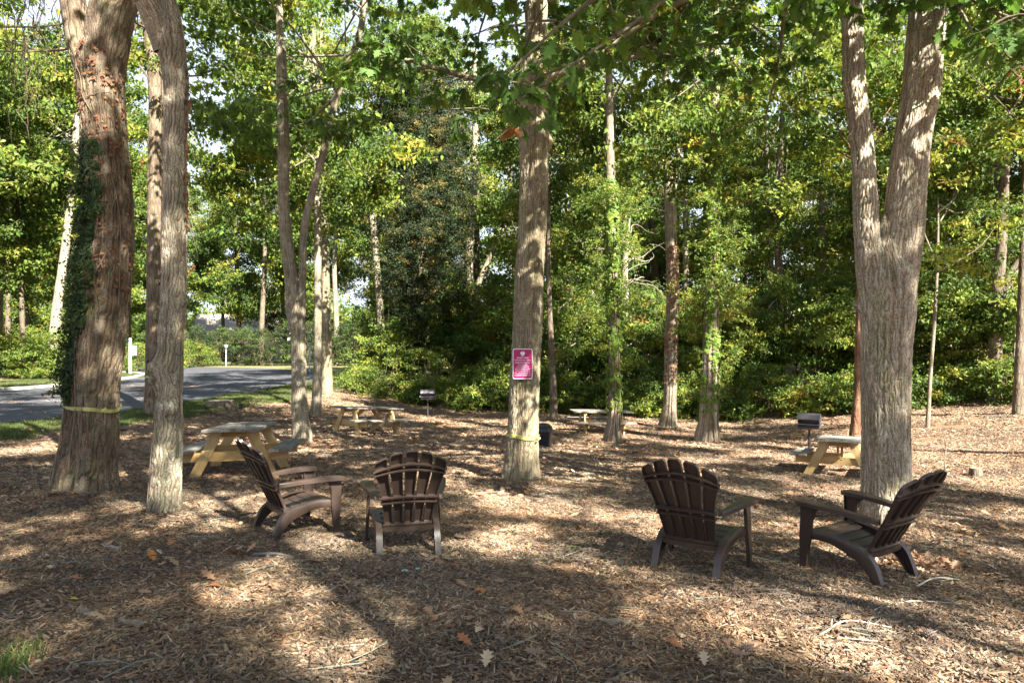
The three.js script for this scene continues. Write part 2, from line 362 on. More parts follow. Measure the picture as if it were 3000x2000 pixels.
// crown points: blobs of leaf clumps round the ends of limbs
function crownBlobs(seed, c, rx, ry, rz, blobs) {
  const r = rng(seed), out = [];
  for (let k = 0; k < blobs; k++) {
    let x, y, z; do { x = r() * 2 - 1; y = r() * 2 - 1; z = r() * 2 - 1; } while (x * x + y * y + z * z > 1 || x * x + y * y + z * z < 0.16);
    out.push(V(c.x + x * rx, c.y + y * ry, c.z + z * rz));
  }
  return out;
}
function scatter(seed, blobs, per, sx, sy) {
  const r = rng(seed), g = () => (r() + r() + r() - 1.5) * 1.3, out = [];
  for (const b of blobs) for (let i = 0; i < per; i++) out.push(V(b.x + g() * sx, b.y + g() * sy, b.z + g() * sx));
  return out;
}
function limbGeos(seed, from, blobs, r0, each = 1) {
  const r = rng(seed), geos = [];
  blobs.forEach((b, i) => {
    if (i % each) return;
    const s = from(clamp(0.35 + 0.6 * r(), 0, 1)), mid = s.clone().lerp(b, 0.5).add(V((r() - 0.5) * 0.6, 0.15 - 0.5 * r(), (r() - 0.5) * 0.6));
    geos.push(tube([s, mid, b], [r0 * (0.6 + 0.5 * r()), r0 * 0.45, r0 * 0.12], 5, 7));
  });
  return geos;
}

// ------------------------------------------------------------------ ground, lawns, road
const mulchTex = (() => {
  const S = 1024, cv = document.createElement('canvas'); cv.width = cv.height = S;
  const bm = document.createElement('canvas'); bm.width = bm.height = S;
  const c = cv.getContext('2d'), b = bm.getContext('2d'), r = rng(77);
  c.fillStyle = '#6d5b47'; c.fillRect(0, 0, S, S); b.fillStyle = '#404040'; b.fillRect(0, 0, S, S);
  const tones = ['#8d7a62', '#a08b6e', '#6f5d49', '#b49d7d', '#57483a', '#9b7f62', '#7f6a52', '#a48468', '#c3ad8d', '#8a6448'];
  for (let i = 0; i < 9000; i++) {
    const x = r() * S, y = r() * S, l = 10 + r() * 34, w = 3 + r() * 8, a = r() * TAU, t = tones[Math.floor(r() * tones.length)], g = Math.floor(70 + 170 * Math.min(1, i / 9000 * 0.6 + r() * 0.4));
    for (const [ctx, fill] of [[c, t], [b, `rgb(${g},${g},${g})`]]) for (const dx of [-S, 0, S]) for (const dy of [-S, 0, S]) {
      if (x + dx < -60 || x + dx > S + 60 || y + dy < -60 || y + dy > S + 60) continue;
      ctx.save(); ctx.translate(x + dx, y + dy); ctx.rotate(a); ctx.fillStyle = fill; ctx.beginPath(); ctx.moveTo(-l / 2, 0); ctx.lineTo(-l * 0.3, -w / 2); ctx.lineTo(l * 0.35, -w * 0.4); ctx.lineTo(l / 2, w * 0.1); ctx.lineTo(l * 0.2, w / 2); ctx.lineTo(-l * 0.35, w * 0.4); ctx.closePath(); ctx.fill(); ctx.restore();
    }
  }
  const mk = (k, srgb) => { const t = new THREE.CanvasTexture(k); t.wrapS = t.wrapT = THREE.RepeatWrapping; if (srgb) t.colorSpace = THREE.SRGBColorSpace; return t; };
  return { map: mk(cv, true), bump: mk(bm, false) };
})();
const MULCH = std({ map: mulchTex.map, bumpMap: mulchTex.bump, bumpScale: 0.012, roughness: 0.95, color: lin(0.68, 0.55, 0.43) });
function gridLines(edges) { const out = []; for (const [a, b, s] of edges) for (let v = a; v < b - 1e-6; v += s) out.push(v); out.push(edges[edges.length - 1][1]); return out; }
function sheet(xs, zs, inside, lift, uvs, follow = ground) {
  const pos = [], uv = [], idx = [], nx = xs.length;
  for (const z of zs) for (const x of xs) { pos.push(x, follow(x, z) + lift, z); uv.push(x * uvs, z * uvs); }
  for (let j = 0; j + 1 < zs.length; j++) for (let i = 0; i + 1 < nx; i++) { const a = j * nx + i; idx.push(a, a + nx, a + 1, a + 1, a + nx, a + nx + 1); }
  const g = new THREE.BufferGeometry(); g.setAttribute('position', new THREE.Float32BufferAttribute(pos, 3)); g.setAttribute('uv', new THREE.Float32BufferAttribute(uv, 2)); g.setIndex(idx); g.computeVertexNormals();
  return g;
}
{
  const xs = gridLines([[-420, -60, 30], [-60, -14, 1.5], [-14, 14, 0.25], [14, 40, 1.2], [40, 440, 30]]), zs = gridLines([[-440, -80, 30], [-80, -32, 1.5], [-32, 4, 0.25], [4, 40, 4]]);
  tag(part('ground', sheet(xs, zs, null, 0, 0.8), MULCH, scene), 'brown wood chip mulch ground under the trees', undefined, undefined, 'structure');
}
// sheets whose two long edges follow given lines, laid on the ground
function strip(left, right, n, m, lift, uvs) {
  const c1 = new THREE.CatmullRomCurve3(left.map(([x, d]) => V(x, 0, -d)), false, 'centripetal'), c2 = new THREE.CatmullRomCurve3(right.map(([x, d]) => V(x, 0, -d)), false, 'centripetal');
  const pos = [], uv = [], idx = [];
  for (let i = 0; i <= n; i++) { const a = c1.getPoint(i / n), b = c2.getPoint(i / n); for (let j = 0; j <= m; j++) { const p = a.clone().lerp(b, j / m); pos.push(p.x, ground(p.x, p.z) + lift, p.z); uv.push(p.x * uvs, p.z * uvs); } }
  for (let i = 0; i < n; i++) for (let j = 0; j < m; j++) { const a = i * (m + 1) + j, b = a + m + 1; idx.push(a, a + 1, b, a + 1, b + 1, b); }
  const g = new THREE.BufferGeometry(); g.setAttribute('position', new THREE.Float32BufferAttribute(pos, 3)); g.setAttribute('uv', new THREE.Float32BufferAttribute(uv, 2)); g.setIndex(idx); g.computeVertexNormals();
  if (g.attributes.normal.getY(Math.floor(pos.length / 6)) < 0) { for (let t = 0; t < idx.length; t += 3) [idx[t + 1], idx[t + 2]] = [idx[t + 2], idx[t + 1]]; g.setIndex(idx); g.computeVertexNormals(); }
  return g;
}
const NEAR_EDGE = [[-12.4, 4], [-12.1, 12], [-11.97, 16], [-11.9, 18], [-11.5, 20.1], [-11.3, 23.8], [-10.6, 27], [-9.9, 30.1], [-10.1, 36], [-11.5, 43], [-15.5, 49.5]];
const FAR_EDGE = [[-22.4, 4], [-22, 14], [-21.7, 22], [-21.5, 28.6], [-21.3, 32.5], [-21.6, 38], [-23.2, 43], [-27.5, 46.5], [-36, 48], [-50, 48.5], [-70, 48.5]];
const END_EDGE = [[-15.5, 49.5], [-19, 53.5], [-27, 57], [-40, 58], [-70, 58]];
const asphaltTex = texture(512, (u, v) => { const f = fbm(u * 90, v * 90, 90, 90, 5, 2), p = fbm(u * 4, v * 4, 4, 4, 8, 4), g = 92 + 60 * f + 26 * p; return [g * 1.0, g * 1.0, g * 1.04]; });
const ASPHALT = std({ map: asphaltTex, bumpMap: asphaltTex, bumpScale: 0.004, roughness: 0.85, color: lin(0.42, 0.42, 0.44) });
const NEAR_ROAD = [...NEAR_EDGE, ...END_EDGE.slice(1)];
tag(part('road', strip(NEAR_ROAD, FAR_EDGE, 90, 10, 0.03, 0.5), ASPHALT, scene), 'dark asphalt road curving away beyond the lawn strip', undefined, undefined, 'structure');
const lawnTex = texture(512, (u, v) => { const f = fbm(u * 70, v * 70, 70, 70, 21, 3), p = ss(-0.25, 0.3, fbm(u * 5, v * 5, 5, 5, 22, 4)); return [lerp(128, 92, p) + 60 * f, lerp(112, 104, p) + 60 * f, lerp(72, 48, p) + 35 * f]; });
const LAWN = std({ map: lawnTex, bumpMap: lawnTex, bumpScale: 0.02, roughness: 0.95, color: lin(0.75, 0.75, 0.75) });
const LAWN_EDGE = [[-9.8, 4], [-9.9, 9], [-9.6, 12.9], [-9.75, 15], [-9.4, 17.1], [-8.9, 19], [-8.95, 21.8], [-8.4, 25], [-8.6, 28], [-8.1, 32], [-8.0, 38], [-9, 46], [-12, 53]];
tag(part('lawn', strip(LAWN_EDGE, [...NEAR_EDGE, [-18, 54]], 80, 6, 0.018, 0.6), LAWN, scene), 'thin grass strip between mulch and road', undefined, undefined, 'structure');
tag(part('lawn', strip(FAR_EDGE.map(([x, d]) => [x - 0.3, d]), [[-44, 4], [-44, 14], [-44, 22], [-44, 28], [-45, 33], [-46, 38], [-48, 42], [-52, 45], [-58, 46], [-64, 46.5], [-76, 47]], 60, 12, 0.016, 0.6), LAWN, scene), 'lawn on the far side of the road under the shrubs', undefined, undefined, 'structure');
tag(part('lawn', strip(END_EDGE, [[-9.5, 55], [-14, 66], [-26, 72], [-42, 74], [-70, 74]], 40, 12, 0.014, 0.6), LAWN, scene), 'shaded lawn behind the far end of the road', undefined, undefined, 'structure');
{ // kerb of separate concrete blocks along the far edge
  const kerbTex = texture(256, (u, v) => { const f = fbm(u * 40, v * 40, 40, 40, 31, 3), g = 196 + 50 * f; return [g, g * 0.98, g * 0.93]; });
  const KERB = std({ map: kerbTex, roughness: 0.9, color: lin(0.8, 0.78, 0.74) });
  const k = thing('kerb', 'pale concrete kerb along the far side of the road', 'kerb', [0, 0, 0]);
  const c = new THREE.CatmullRomCurve3(FAR_EDGE.slice(1, 9).map(([x, d]) => V(x, 0, -d)), false, 'centripetal'), L = c.getLength(), n = Math.floor(L / 0.92), geo = board(0.16, 0.34, 0.9);
  for (let i = 0; i < n; i++) { const t = (i + 0.5) / n, p = c.getPointAt(t), g = c.getTangentAt(t), m = part('kerb_block', geo, KERB, k); m.position.set(p.x - 0.08, ground(p.x, p.z) - 0.02 + 0.012 * hash2(i, 3, 4), p.z); m.rotation.y = Math.atan2(g.x, g.z); }
}

// ------------------------------------------------------------------ main trees
const crownTrees = [];
function baseTree(name, label, x, d, group) { return thing(name, label, 'tree', [x, ground(x, -d), -d], 0, group); }
// limbs that droop with oak leaf sprays; leaves are placed in the tree's own axes
function sprayLimbs(t, seed, mat, origin, list, mode = 'near', scale = 1, perLimb = 60) {
  const r = rng(seed), pts = [];
  list.forEach(([h, az, len, rise, droop], i) => {
    const s = origin(h), dir = V(Math.cos(az), 0, Math.sin(az)), P = (k, w = 0) => s.clone().addScaledVector(dir, len * k).add(V(0, rise * Math.sin(k * 1.9) - droop * k * k, 0)).add(V(w * Math.sin(k * 7 + i), 0.3 * w * Math.sin(k * 9 + i), w * Math.cos(k * 6 + i * 2)));
    const main = [0, 0.25, 0.5, 0.75, 1].map((k) => P(k, 0.25 * k)), geos = [tube(main, [0.07, 0.05, 0.035, 0.02, 0.008], 6, 14)];
    const ends = [];
    for (let q = 0; q < 9; q++) {
      const k = 0.28 + 0.7 * (q + r() * 0.6) / 9, b = P(k, 0.25 * k), a2 = az + (q % 2 ? 1 : -1) * (0.5 + 0.7 * r()), l2 = len * (0.18 + 0.22 * r()) * (1.25 - k * 0.6);
      const e = b.clone().add(V(Math.cos(a2) * l2, (r() - 0.62) * l2 * 0.7, Math.sin(a2) * l2)), m = b.clone().lerp(e, 0.5).add(V(0, 0.08 * l2 + 0.1 * (r() - 0.5), 0));
      geos.push(tube([b, m, e], [0.018, 0.011, 0.004], 4, 5)); ends.push([b, m, e]);
    }
    part('branch', mergeGeometries(geos), mat, t);
    for (let k = 0; k < perLimb; k++) {
      const [b, m, e] = ends[Math.floor(r() * ends.length)], u = 0.25 + 0.75 * Math.sqrt(r()), p = u < 0.5 ? b.clone().lerp(m, u * 2) : m.clone().lerp(e, u * 2 - 1);
      pts.push(p.add(V((r() - 0.5) * 0.35, (r() - 0.6) * 0.3, (r() - 0.5) * 0.35)));
    }
  });
  const m = [], c = [];
  for (const p of pts) { m.push(M4(p, Q(0.35 + (r() - 0.5) * 0.9, r() * TAU, (r() - 0.5) * 0.7), scale * (0.8 + 0.45 * r()))); c.push(leafColor(r, mode)); }
  stuff('crown', SPRIG[seed % SPRIG.length], LEAF, m, c, t);
}
function fan(seed, n, h0, h1, len, rise, droop, az0 = 0, az1 = TAU) { const r = rng(seed); return Array.from({ length: n }, (_, i) => [lerp(h0, h1, (i + 0.5 * r()) / n), az0 + (az1 - az0) * ((i * 0.618 + 0.15 * r()) % 1), len * (0.7 + 0.6 * r()), rise * (0.5 + r()), droop * (0.6 + 0.8 * r())]); }
const alongOf = (w, base = 0) => (h) => w.frame(clamp(h / w.len, 0, 1)).p.clone();

// ivy or dead vine leaves lying on a trunk's bark
function vineLeaves(w, seed, n, where, mode, size, lift = 0.012) {
  const r = rng(seed), m = [], c = [];
  let guard = 0;
  while (m.length < n && guard++ < n * 30) {
    const [h, a, keep] = where(r); if (keep !== undefined && r() > keep) continue;
    const s = w.surf(h, a, lift + 0.035 * r() * (mode === 'dead' ? 0.6 : 1)), q = new THREE.Quaternion().setFromUnitVectors(V(0, 0, 1), s.n.clone().add(V((r() - 0.5) * 0.9, 0.25 + (r() - 0.5) * 0.7, (r() - 0.5) * 0.9)).normalize());
    q.multiply(new THREE.Quaternion().setFromAxisAngle(V(0, 0, 1), (r() - 0.5) * 1.8));
    m.push(M4(s.p, q, size * (0.6 + 0.8 * r())));
    if (mode === 'dead') { const k = r(), j = 0.7 + 0.6 * r(), q3 = k < 0.5 ? [0.17, 0.055, 0.02] : k < 0.8 ? [0.2, 0.09, 0.04] : [0.09, 0.04, 0.02]; c.push(lin(q3[0] * j, q3[1] * j, q3[2] * j)); } else c.push(leafColor(r, mode));
  }
  return [m, c];
}
function vineStems(w, seed, list, rad = 0.006) {
  const r = rng(seed), geos = [];
  for (const [h0, a0, h1, a1] of list) {
    const pts = []; for (let k = 0; k <= 9; k++) { const t = k / 9; pts.push(w.surf(lerp(h0, h1, t), lerp(a0, a1, t) + 0.12 * Math.sin(t * 9 + a0 * 5) * (k ? 1 : 0), 0.006 + 0.012 * r()).p); }
    geos.push(tube(pts, [rad * 1.3, rad, rad * 0.7], 5, 36));
  }
  return mergeGeometries(geos);
}
const TAPE = new THREE.MeshPhysicalMaterial({ color: lin(0.46, 0.44, 0.13), roughness: 0.6, transmission: 0.25, thickness: 0, side: THREE.DoubleSide });
const VINEWOOD = std({ color: lin(0.16, 0.11, 0.075), roughness: 0.9 });

// T1: the big ivy-clad oak at the left
{
  const x = -4.96, d = 7.92, t = baseTree('oak_tree', 'thick oak at left with ivy, yellow tape and a forked top', x, d);
  const w = trunk([[0, -0.05, 0.42], [0.01, 0.14, 0.396], [0.05, 0.41, 0.368], [0.09, 0.94, 0.337], [0.11, 1.24, 0.333], [0.21, 1.95, 0.321], [0.27, 2.65, 0.309], [0.3, 3.26, 0.285], [0.24, 3.97, 0.28], [0.19, 4.6, 0.29], [0.17, 5.0, 0.3], [0.18, 5.3, 0.2], [0.18, 5.5, 0.05]], { seg: 128, rows: 40, amp: 0.021, seed: 3, tile: 0.9, flare: 0.2, rs: 0.8 });
  part('trunk', w.g, BARK.oak, t);
  const a = trunk([[0.2, 4.4, 0.22], [0.23, 4.9, 0.26], [0.27, 5.3, 0.285], [0.36, 5.7, 0.28], [0.5, 6.3, 0.25], [0.66, 7.4, 0.22], [0.9, 9.5, 0.16], [1.1, 12, 0.08]], { seg: 72, rows: 26, amp: 0.026, seed: 4, tile: 0.9, flare: 0, rs: 0.82 });
  part('limb', a.g, BARK.oak, t);
  const b = trunk([[0.1, 4.2, 0.13], [0.05, 4.7, 0.155], [-0.06, 5.2, 0.16], [-0.15, 5.7, 0.15], [-0.24, 6.2, 0.14], [-0.5, 7.2, 0.12], [-1.2, 9, 0.08]], { seg: 48, rows: 26, amp: 0.022, seed: 5, tile: 0.9, flare: 0, rs: 0.85 });
  part('limb', b.g, BARK.oak, t);
  const blobs = [...crownBlobs(21, V(0.9, 11.5, 0), 3.8, 3.2, 3.6, 16)];
  part('branch', mergeGeometries(limbGeos(22, (k) => a.frame(0.3 + 0.7 * k).p.clone(), blobs, 0.07, 2)), BARK.oak, t);
  foliage('crown', CLUMP, scatter(23, blobs, 14, 0.9, 0.6), 'wood', 24, 0.9, t);
  // ivy growing on it
  const iv = thing('ivy_vine', 'dark green ivy climbing the left side of the thick oak', 'ivy', [x, ground(x, -d), -d]);
  const ivWhere = (r) => { const h = 1.0 + 3.2 * Math.pow(r(), 0.9), a = 2.3 + (r() + r() - 1) * lerp(0.4, 0.75, ss(1.3, 2.6, h)) * (h > 3.2 ? 1.4 : 1); return [h, a, ss(4.25, 3.6, h) * ss(0.95, 1.3, h) * (0.08 + ss(-0.2, 0.25, n2(a * 4, h * 2.6, 4)))]; };
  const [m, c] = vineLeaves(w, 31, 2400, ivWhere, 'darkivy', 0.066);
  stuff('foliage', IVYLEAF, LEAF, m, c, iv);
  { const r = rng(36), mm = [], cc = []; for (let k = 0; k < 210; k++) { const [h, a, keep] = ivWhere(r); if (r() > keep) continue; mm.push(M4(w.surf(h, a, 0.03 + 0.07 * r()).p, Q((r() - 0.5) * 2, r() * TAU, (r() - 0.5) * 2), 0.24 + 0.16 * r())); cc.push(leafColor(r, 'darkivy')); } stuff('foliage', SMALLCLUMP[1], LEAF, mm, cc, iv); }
  part('stem', vineStems(w, 32, [[0.15, 2.3, 4.2, 2.2], [0.2, 2.6, 3.9, 2.5], [1.2, 2.1, 4.0, 1.8], [0.3, 1.6, 2.6, 2.1], [2.4, 1.5, 3.4, 0.9]], 0.008), VINEWOOD, iv);
  const dv = thing('dead_vine', 'dry vine with rust red leaves on the thick oak', 'vine', [x, ground(x, -d), -d]);
  const dWhere = (r) => { const h = 2.2 + 3.0 * r(), a = -0.4 + 2.9 * r(); return [h, a, (0.05 + ss(0.0, 0.4, n2(a * 3.2 + 4, h * 3.1, 14))) * (a < 0.35 || a > 1.9 || h > 3.6 ? 1 : 0.35)]; };
  const [m2, c2] = vineLeaves(w, 33, 460, dWhere, 'dead', 0.038);
  stuff('foliage', IVYLEAF, DRYLEAF, m2, c2, dv);
  part('stem', vineStems(w, 34, [[2.2, 0.5, 5.3, 1.3], [2.6, 1.9, 5.2, 0.9], [3.0, 2.6, 3.1, 0.3], [3.6, 2.4, 3.7, 0.4], [4.1, 2.5, 4.15, 0.5], [4.5, 2.6, 4.6, 0.6], [0.3, 1.1, 2.4, 1.7], [4.9, 2.2, 3.9, 1.0]], 0.005), VINEWOOD, dv);
  { // bare vine strands hanging from the left leader
    const r = rng(35), geos = [];
    for (let k = 0; k < 44; k++) { const p = [], q = V(-0.25 - 0.75 * r(), 5.0 + 1.6 * r(), (r() - 0.5) * 0.8), L = 0.4 + 0.9 * r(), n = 6; let v = q.clone(); for (let j = 0; j <= n; j++) { p.push(v.clone()); v.add(V((r() - 0.5) * 0.16, -L / n * (0.5 + r()), (r() - 0.5) * 0.16)); } geos.push(tube(p, [0.006, 0.004, 0.002], 3, 12)); }
    for (let k = 0; k < 9; k++) { const y = 5.1 + 1.3 * r(); geos.push(tube([V(-0.1, y, 0), V(-0.6, y + 0.1 * (r() - 0.5), 0.2 * (r() - 0.5)), V(-1.1, y + 0.3 * (r() - 0.5), 0.4 * (r() - 0.5)), V(-1.6, y - 0.2 * r(), 0.3 * (r() - 0.5))], [0.014, 0.01, 0.005], 4, 14)); }
    part('hanging_strands', mergeGeometries(geos), VINEWOOD, dv);
  }
  // yellow tape
  tape(w, [x, ground(x, -d), -d], 1.02, 0.03, 0.042, 'faded yellow tape tied round the thick ivy oak', 61);
}
function tape(w, pos, h, tilt, width, label, seed) {
  const st = [], r = rng(seed), N = 96, p = [];
  for (let i = 0; i <= N; i++) {
    const a = i / N * TAU, hh = h + tilt * Math.cos(a + 2.6) + 0.012 * Math.sin(a * 3 + seed), fold = 1 - 0.35 * ss(0.3, 0.9, Math.sin(a * 2 + seed * 1.7));
    const lo = w.surf(hh - width / 2 * fold, a, 0.016), hi = w.surf(hh + width / 2 * fold, a, 0.02 + 0.006 * Math.sin(a * 9));
    p.push([lo.p, hi.p, hi.p.clone().addScaledVector(hi.n, 0.0015), lo.p.clone().addScaledVector(lo.n, 0.0015)]);
  }
  const t = thing('yellow_tape', label, 'tape', pos);
  part('band', loft(p, 0.8, false), TAPE, t);
  const s = w.surf(h, 0.75, 0.02), tail = [];
  for (let k = 0; k <= 10; k++) { const q = k / 10, c = s.p.clone().add(V(0.07 * q, -0.03 * q - 0.02 * Math.sin(q * 5), 0.05 * Math.sin(q * 3))), e = V(0.0, 0.02 * (1 - 0.4 * q), 0.006 * Math.sin(q * 6)), f = V(0, 0, 0.0015); tail.push([c.clone().sub(e), c.clone().add(e), c.clone().add(e).add(f), c.clone().sub(e).add(f)]); }
  part('loose_end', loft(tail, 0.8), TAPE, t);
}
// T2: slimmer trunk in front of it, with burls and a torn limb stub
{
  const x = -3.47, d = 6.82, t = baseTree('maple_tree', 'slim straight trunk with knobbly burls beside the thick ivy oak', x, d);
  const w = trunk([[0, -0.05, 0.188], [0.01, 0.28, 0.17], [0.03, 0.74, 0.16], [0.04, 1.2, 0.15], [0.05, 1.5, 0.148], [0.06, 1.81, 0.145], [0.08, 2.11, 0.14], [0.1, 3.13, 0.136], [0.1, 3.66, 0.133], [0.11, 4.27, 0.142], [0.085, 4.57, 0.143], [0.045, 4.88, 0.14], [0.0, 5.18, 0.113], [-0.02, 5.69, 0.102], [0.1, 7.5, 0.09], [0.3, 10, 0.04]], { seg: 96, rows: 44, bark: barkFine, amp: 0.013, seed: 8, tile: 0.75, flare: 0.22, wob: 0.06, rs: 0.8,
    knots: [{ a: 2.35, h: 1.5, w: 0.085, amp: 0.075 }, { a: 2.6, h: 1.36, w: 0.06, amp: 0.05 }, { a: 1.0, h: 1.07, w: 0.07, amp: 0.07, v: 0.08 }, { a: 0.05, h: 2.16, w: 0.05, amp: 0.03 }, { a: 3.0, h: 3.72, w: 0.05, amp: 0.035 }, { a: 1.7, h: 3.25, w: 0.03, amp: 0.012 }, { a: 2.0, h: 4.75, w: 0.13, amp: 0.045, v: 0.2 }] });
  part('trunk', w.g, BARK.grey, t);
  // torn stub with reddish broken wood
  const stub = tube([V(0.02, 4.6, 0.03), V(-0.04, 4.85, 0.1), V(-0.1, 5.02, 0.18)], [0.11, 0.115, 0.1], 16, 8, 1.3);
  part('limb_stub', stub, BARK.grey, t);
  const r = rng(5), tear = new Soup();
  for (let k = 0; k < 26; k++) { const a = k / 26 * TAU, q = (k + 1) / 26 * TAU, N = V(-0.38, 0.68, 0.62).normalize(), c = V(-0.102, 5.025, 0.182), E1 = V(1, 0.5, 0).addScaledVector(N, -V(1, 0.5, 0).dot(N)).normalize(), E2 = N.clone().cross(E1), at = (w, ra, up) => c.clone().addScaledVector(E1, Math.cos(w) * ra).addScaledVector(E2, Math.sin(w) * ra).addScaledVector(N, up), hgt = 0.02 + 0.07 * r(), in1 = -0.03 + 0.05 * r(); tear.tri(at(a, 0.102, 0), at((a + q) / 2, 0.085, hgt), at(q, 0.102, 0), [0.16, 0.11, 0.08]); tear.tri(at(a, 0.102, 0), at(a, 0.04, in1), at(q, 0.102, 0), [0.32, 0.15, 0.08]); tear.tri(at(a, 0.04, in1), at(0, 0, -0.05), at(q, 0.102, 0), [0.26, 0.11, 0.06]); }
  part('torn_wood', tear.build(), DRYLEAF, t);
  const blobs = crownBlobs(41, V(0.2, 9.6, 0), 2.8, 2.4, 2.8, 10);
  part('branch', mergeGeometries(limbGeos(42, (k) => w.frame(0.62 + 0.38 * k).p.clone(), blobs, 0.04, 1)), BARK.grey, t);
  foliage('crown', CLUMP, scatter(43, blobs, 13, 0.8, 0.55), 'wood', 44, 0.85, t);
  const dv = thing('dead_vine', 'few rust red vine leaves on the slim burled trunk', 'vine', [x, ground(x, -d), -d]);
  const [m2, c2] = vineLeaves(w, 45, 60, (q) => { const h = 1.2 + 3.3 * q(); return h < 2.9 ? [h, 2.9 + 0.3 * (q() - 0.5), 0.5] : [h, 0.15 + 0.3 * (q() - 0.5), 1]; }, 'dead', 0.05);
  stuff('foliage', IVYLEAF, DRYLEAF, m2, c2, dv);
  part('stem', vineStems(w, 46, [[0.1, 2.9, 4.4, 2.6], [1.0, 0.3, 4.6, 0.1]], 0.004), VINEWOOD, dv);
}
// T7: the tree that carries the sign
const signTree = (() => {
  const x = 0.13, d = 10.22, t = baseTree('oak_tree', 'tall straight oak in the middle carrying the magenta sign', x, d);
  const w = trunk([[0, -0.05, 0.276], [0.02, 0.36, 0.25], [0.04, 0.79, 0.235], [0.06, 1.5, 0.23], [0.1, 2.22, 0.225], [0.13, 3.02, 0.22], [0.17, 3.65, 0.215], [0.2, 4.49, 0.22], [0.2, 5.17, 0.232], [0.19, 5.86, 0.218], [0.22, 6.54, 0.169], [0.25, 7, 0.153], [0.28, 8, 0.138], [0.4, 10.5, 0.1], [0.5, 13, 0.05]], { seg: 112, rows: 36, bark: barkFine, amp: 0.012, seed: 13, tile: 0.8, flare: 0.26, wob: 0.045, rs: 0.97,
    knots: [{ a: 1.62, h: 3.02, w: 0.11, amp: 0.055 }, { a: 1.5, h: 2.72, w: 0.05, amp: 0.012, v: 0.2 }, { a: 0.15, h: 5.1, w: 0.1, amp: 0.05 }, { a: 0.9, h: 3.25, w: 0.05, amp: 0.022 }, { a: 0.7, h: 1.75, w: 0.05, amp: 0.015 }, { a: 2.3, h: 4.35, w: 0.04, amp: 0.018 }, { a: 3.0, h: 6.0, w: 0.08, amp: 0.04 }] });
  part('trunk', w.g, BARK.olive, t);
  sprayLimbs(t, 71, BARK.olive, (h) => w.frame(h / w.len).p.clone(), [[6.0, 0.05, 3.2, 0.6, 0.2], [5.6, 2.9, 2.6, 0.8, 0.7], ...fan(72, 17, 7.2, 10, 4.0, 0.8, 1.9)], 'near', 0.92, 42);
  const blobs = crownBlobs(73, V(0.3, 11.5, 0), 3.8, 2.8, 3.8, 14);
  part('branch', mergeGeometries(limbGeos(74, (k) => w.frame(0.62 + 0.36 * k).p.clone(), blobs, 0.05, 1)), BARK.olive, t);
  foliage('crown', CLUMP, scatter(75, blobs, 9, 0.75, 0.5), 'wood', 76, 0.9, t);
  tape(w, [x, ground(x, -d), -d], 0.71, 0.004, 0.058, 'wide yellow tape wrapped round the tree with the sign', 64);
  return { t, w, x, d };
})();
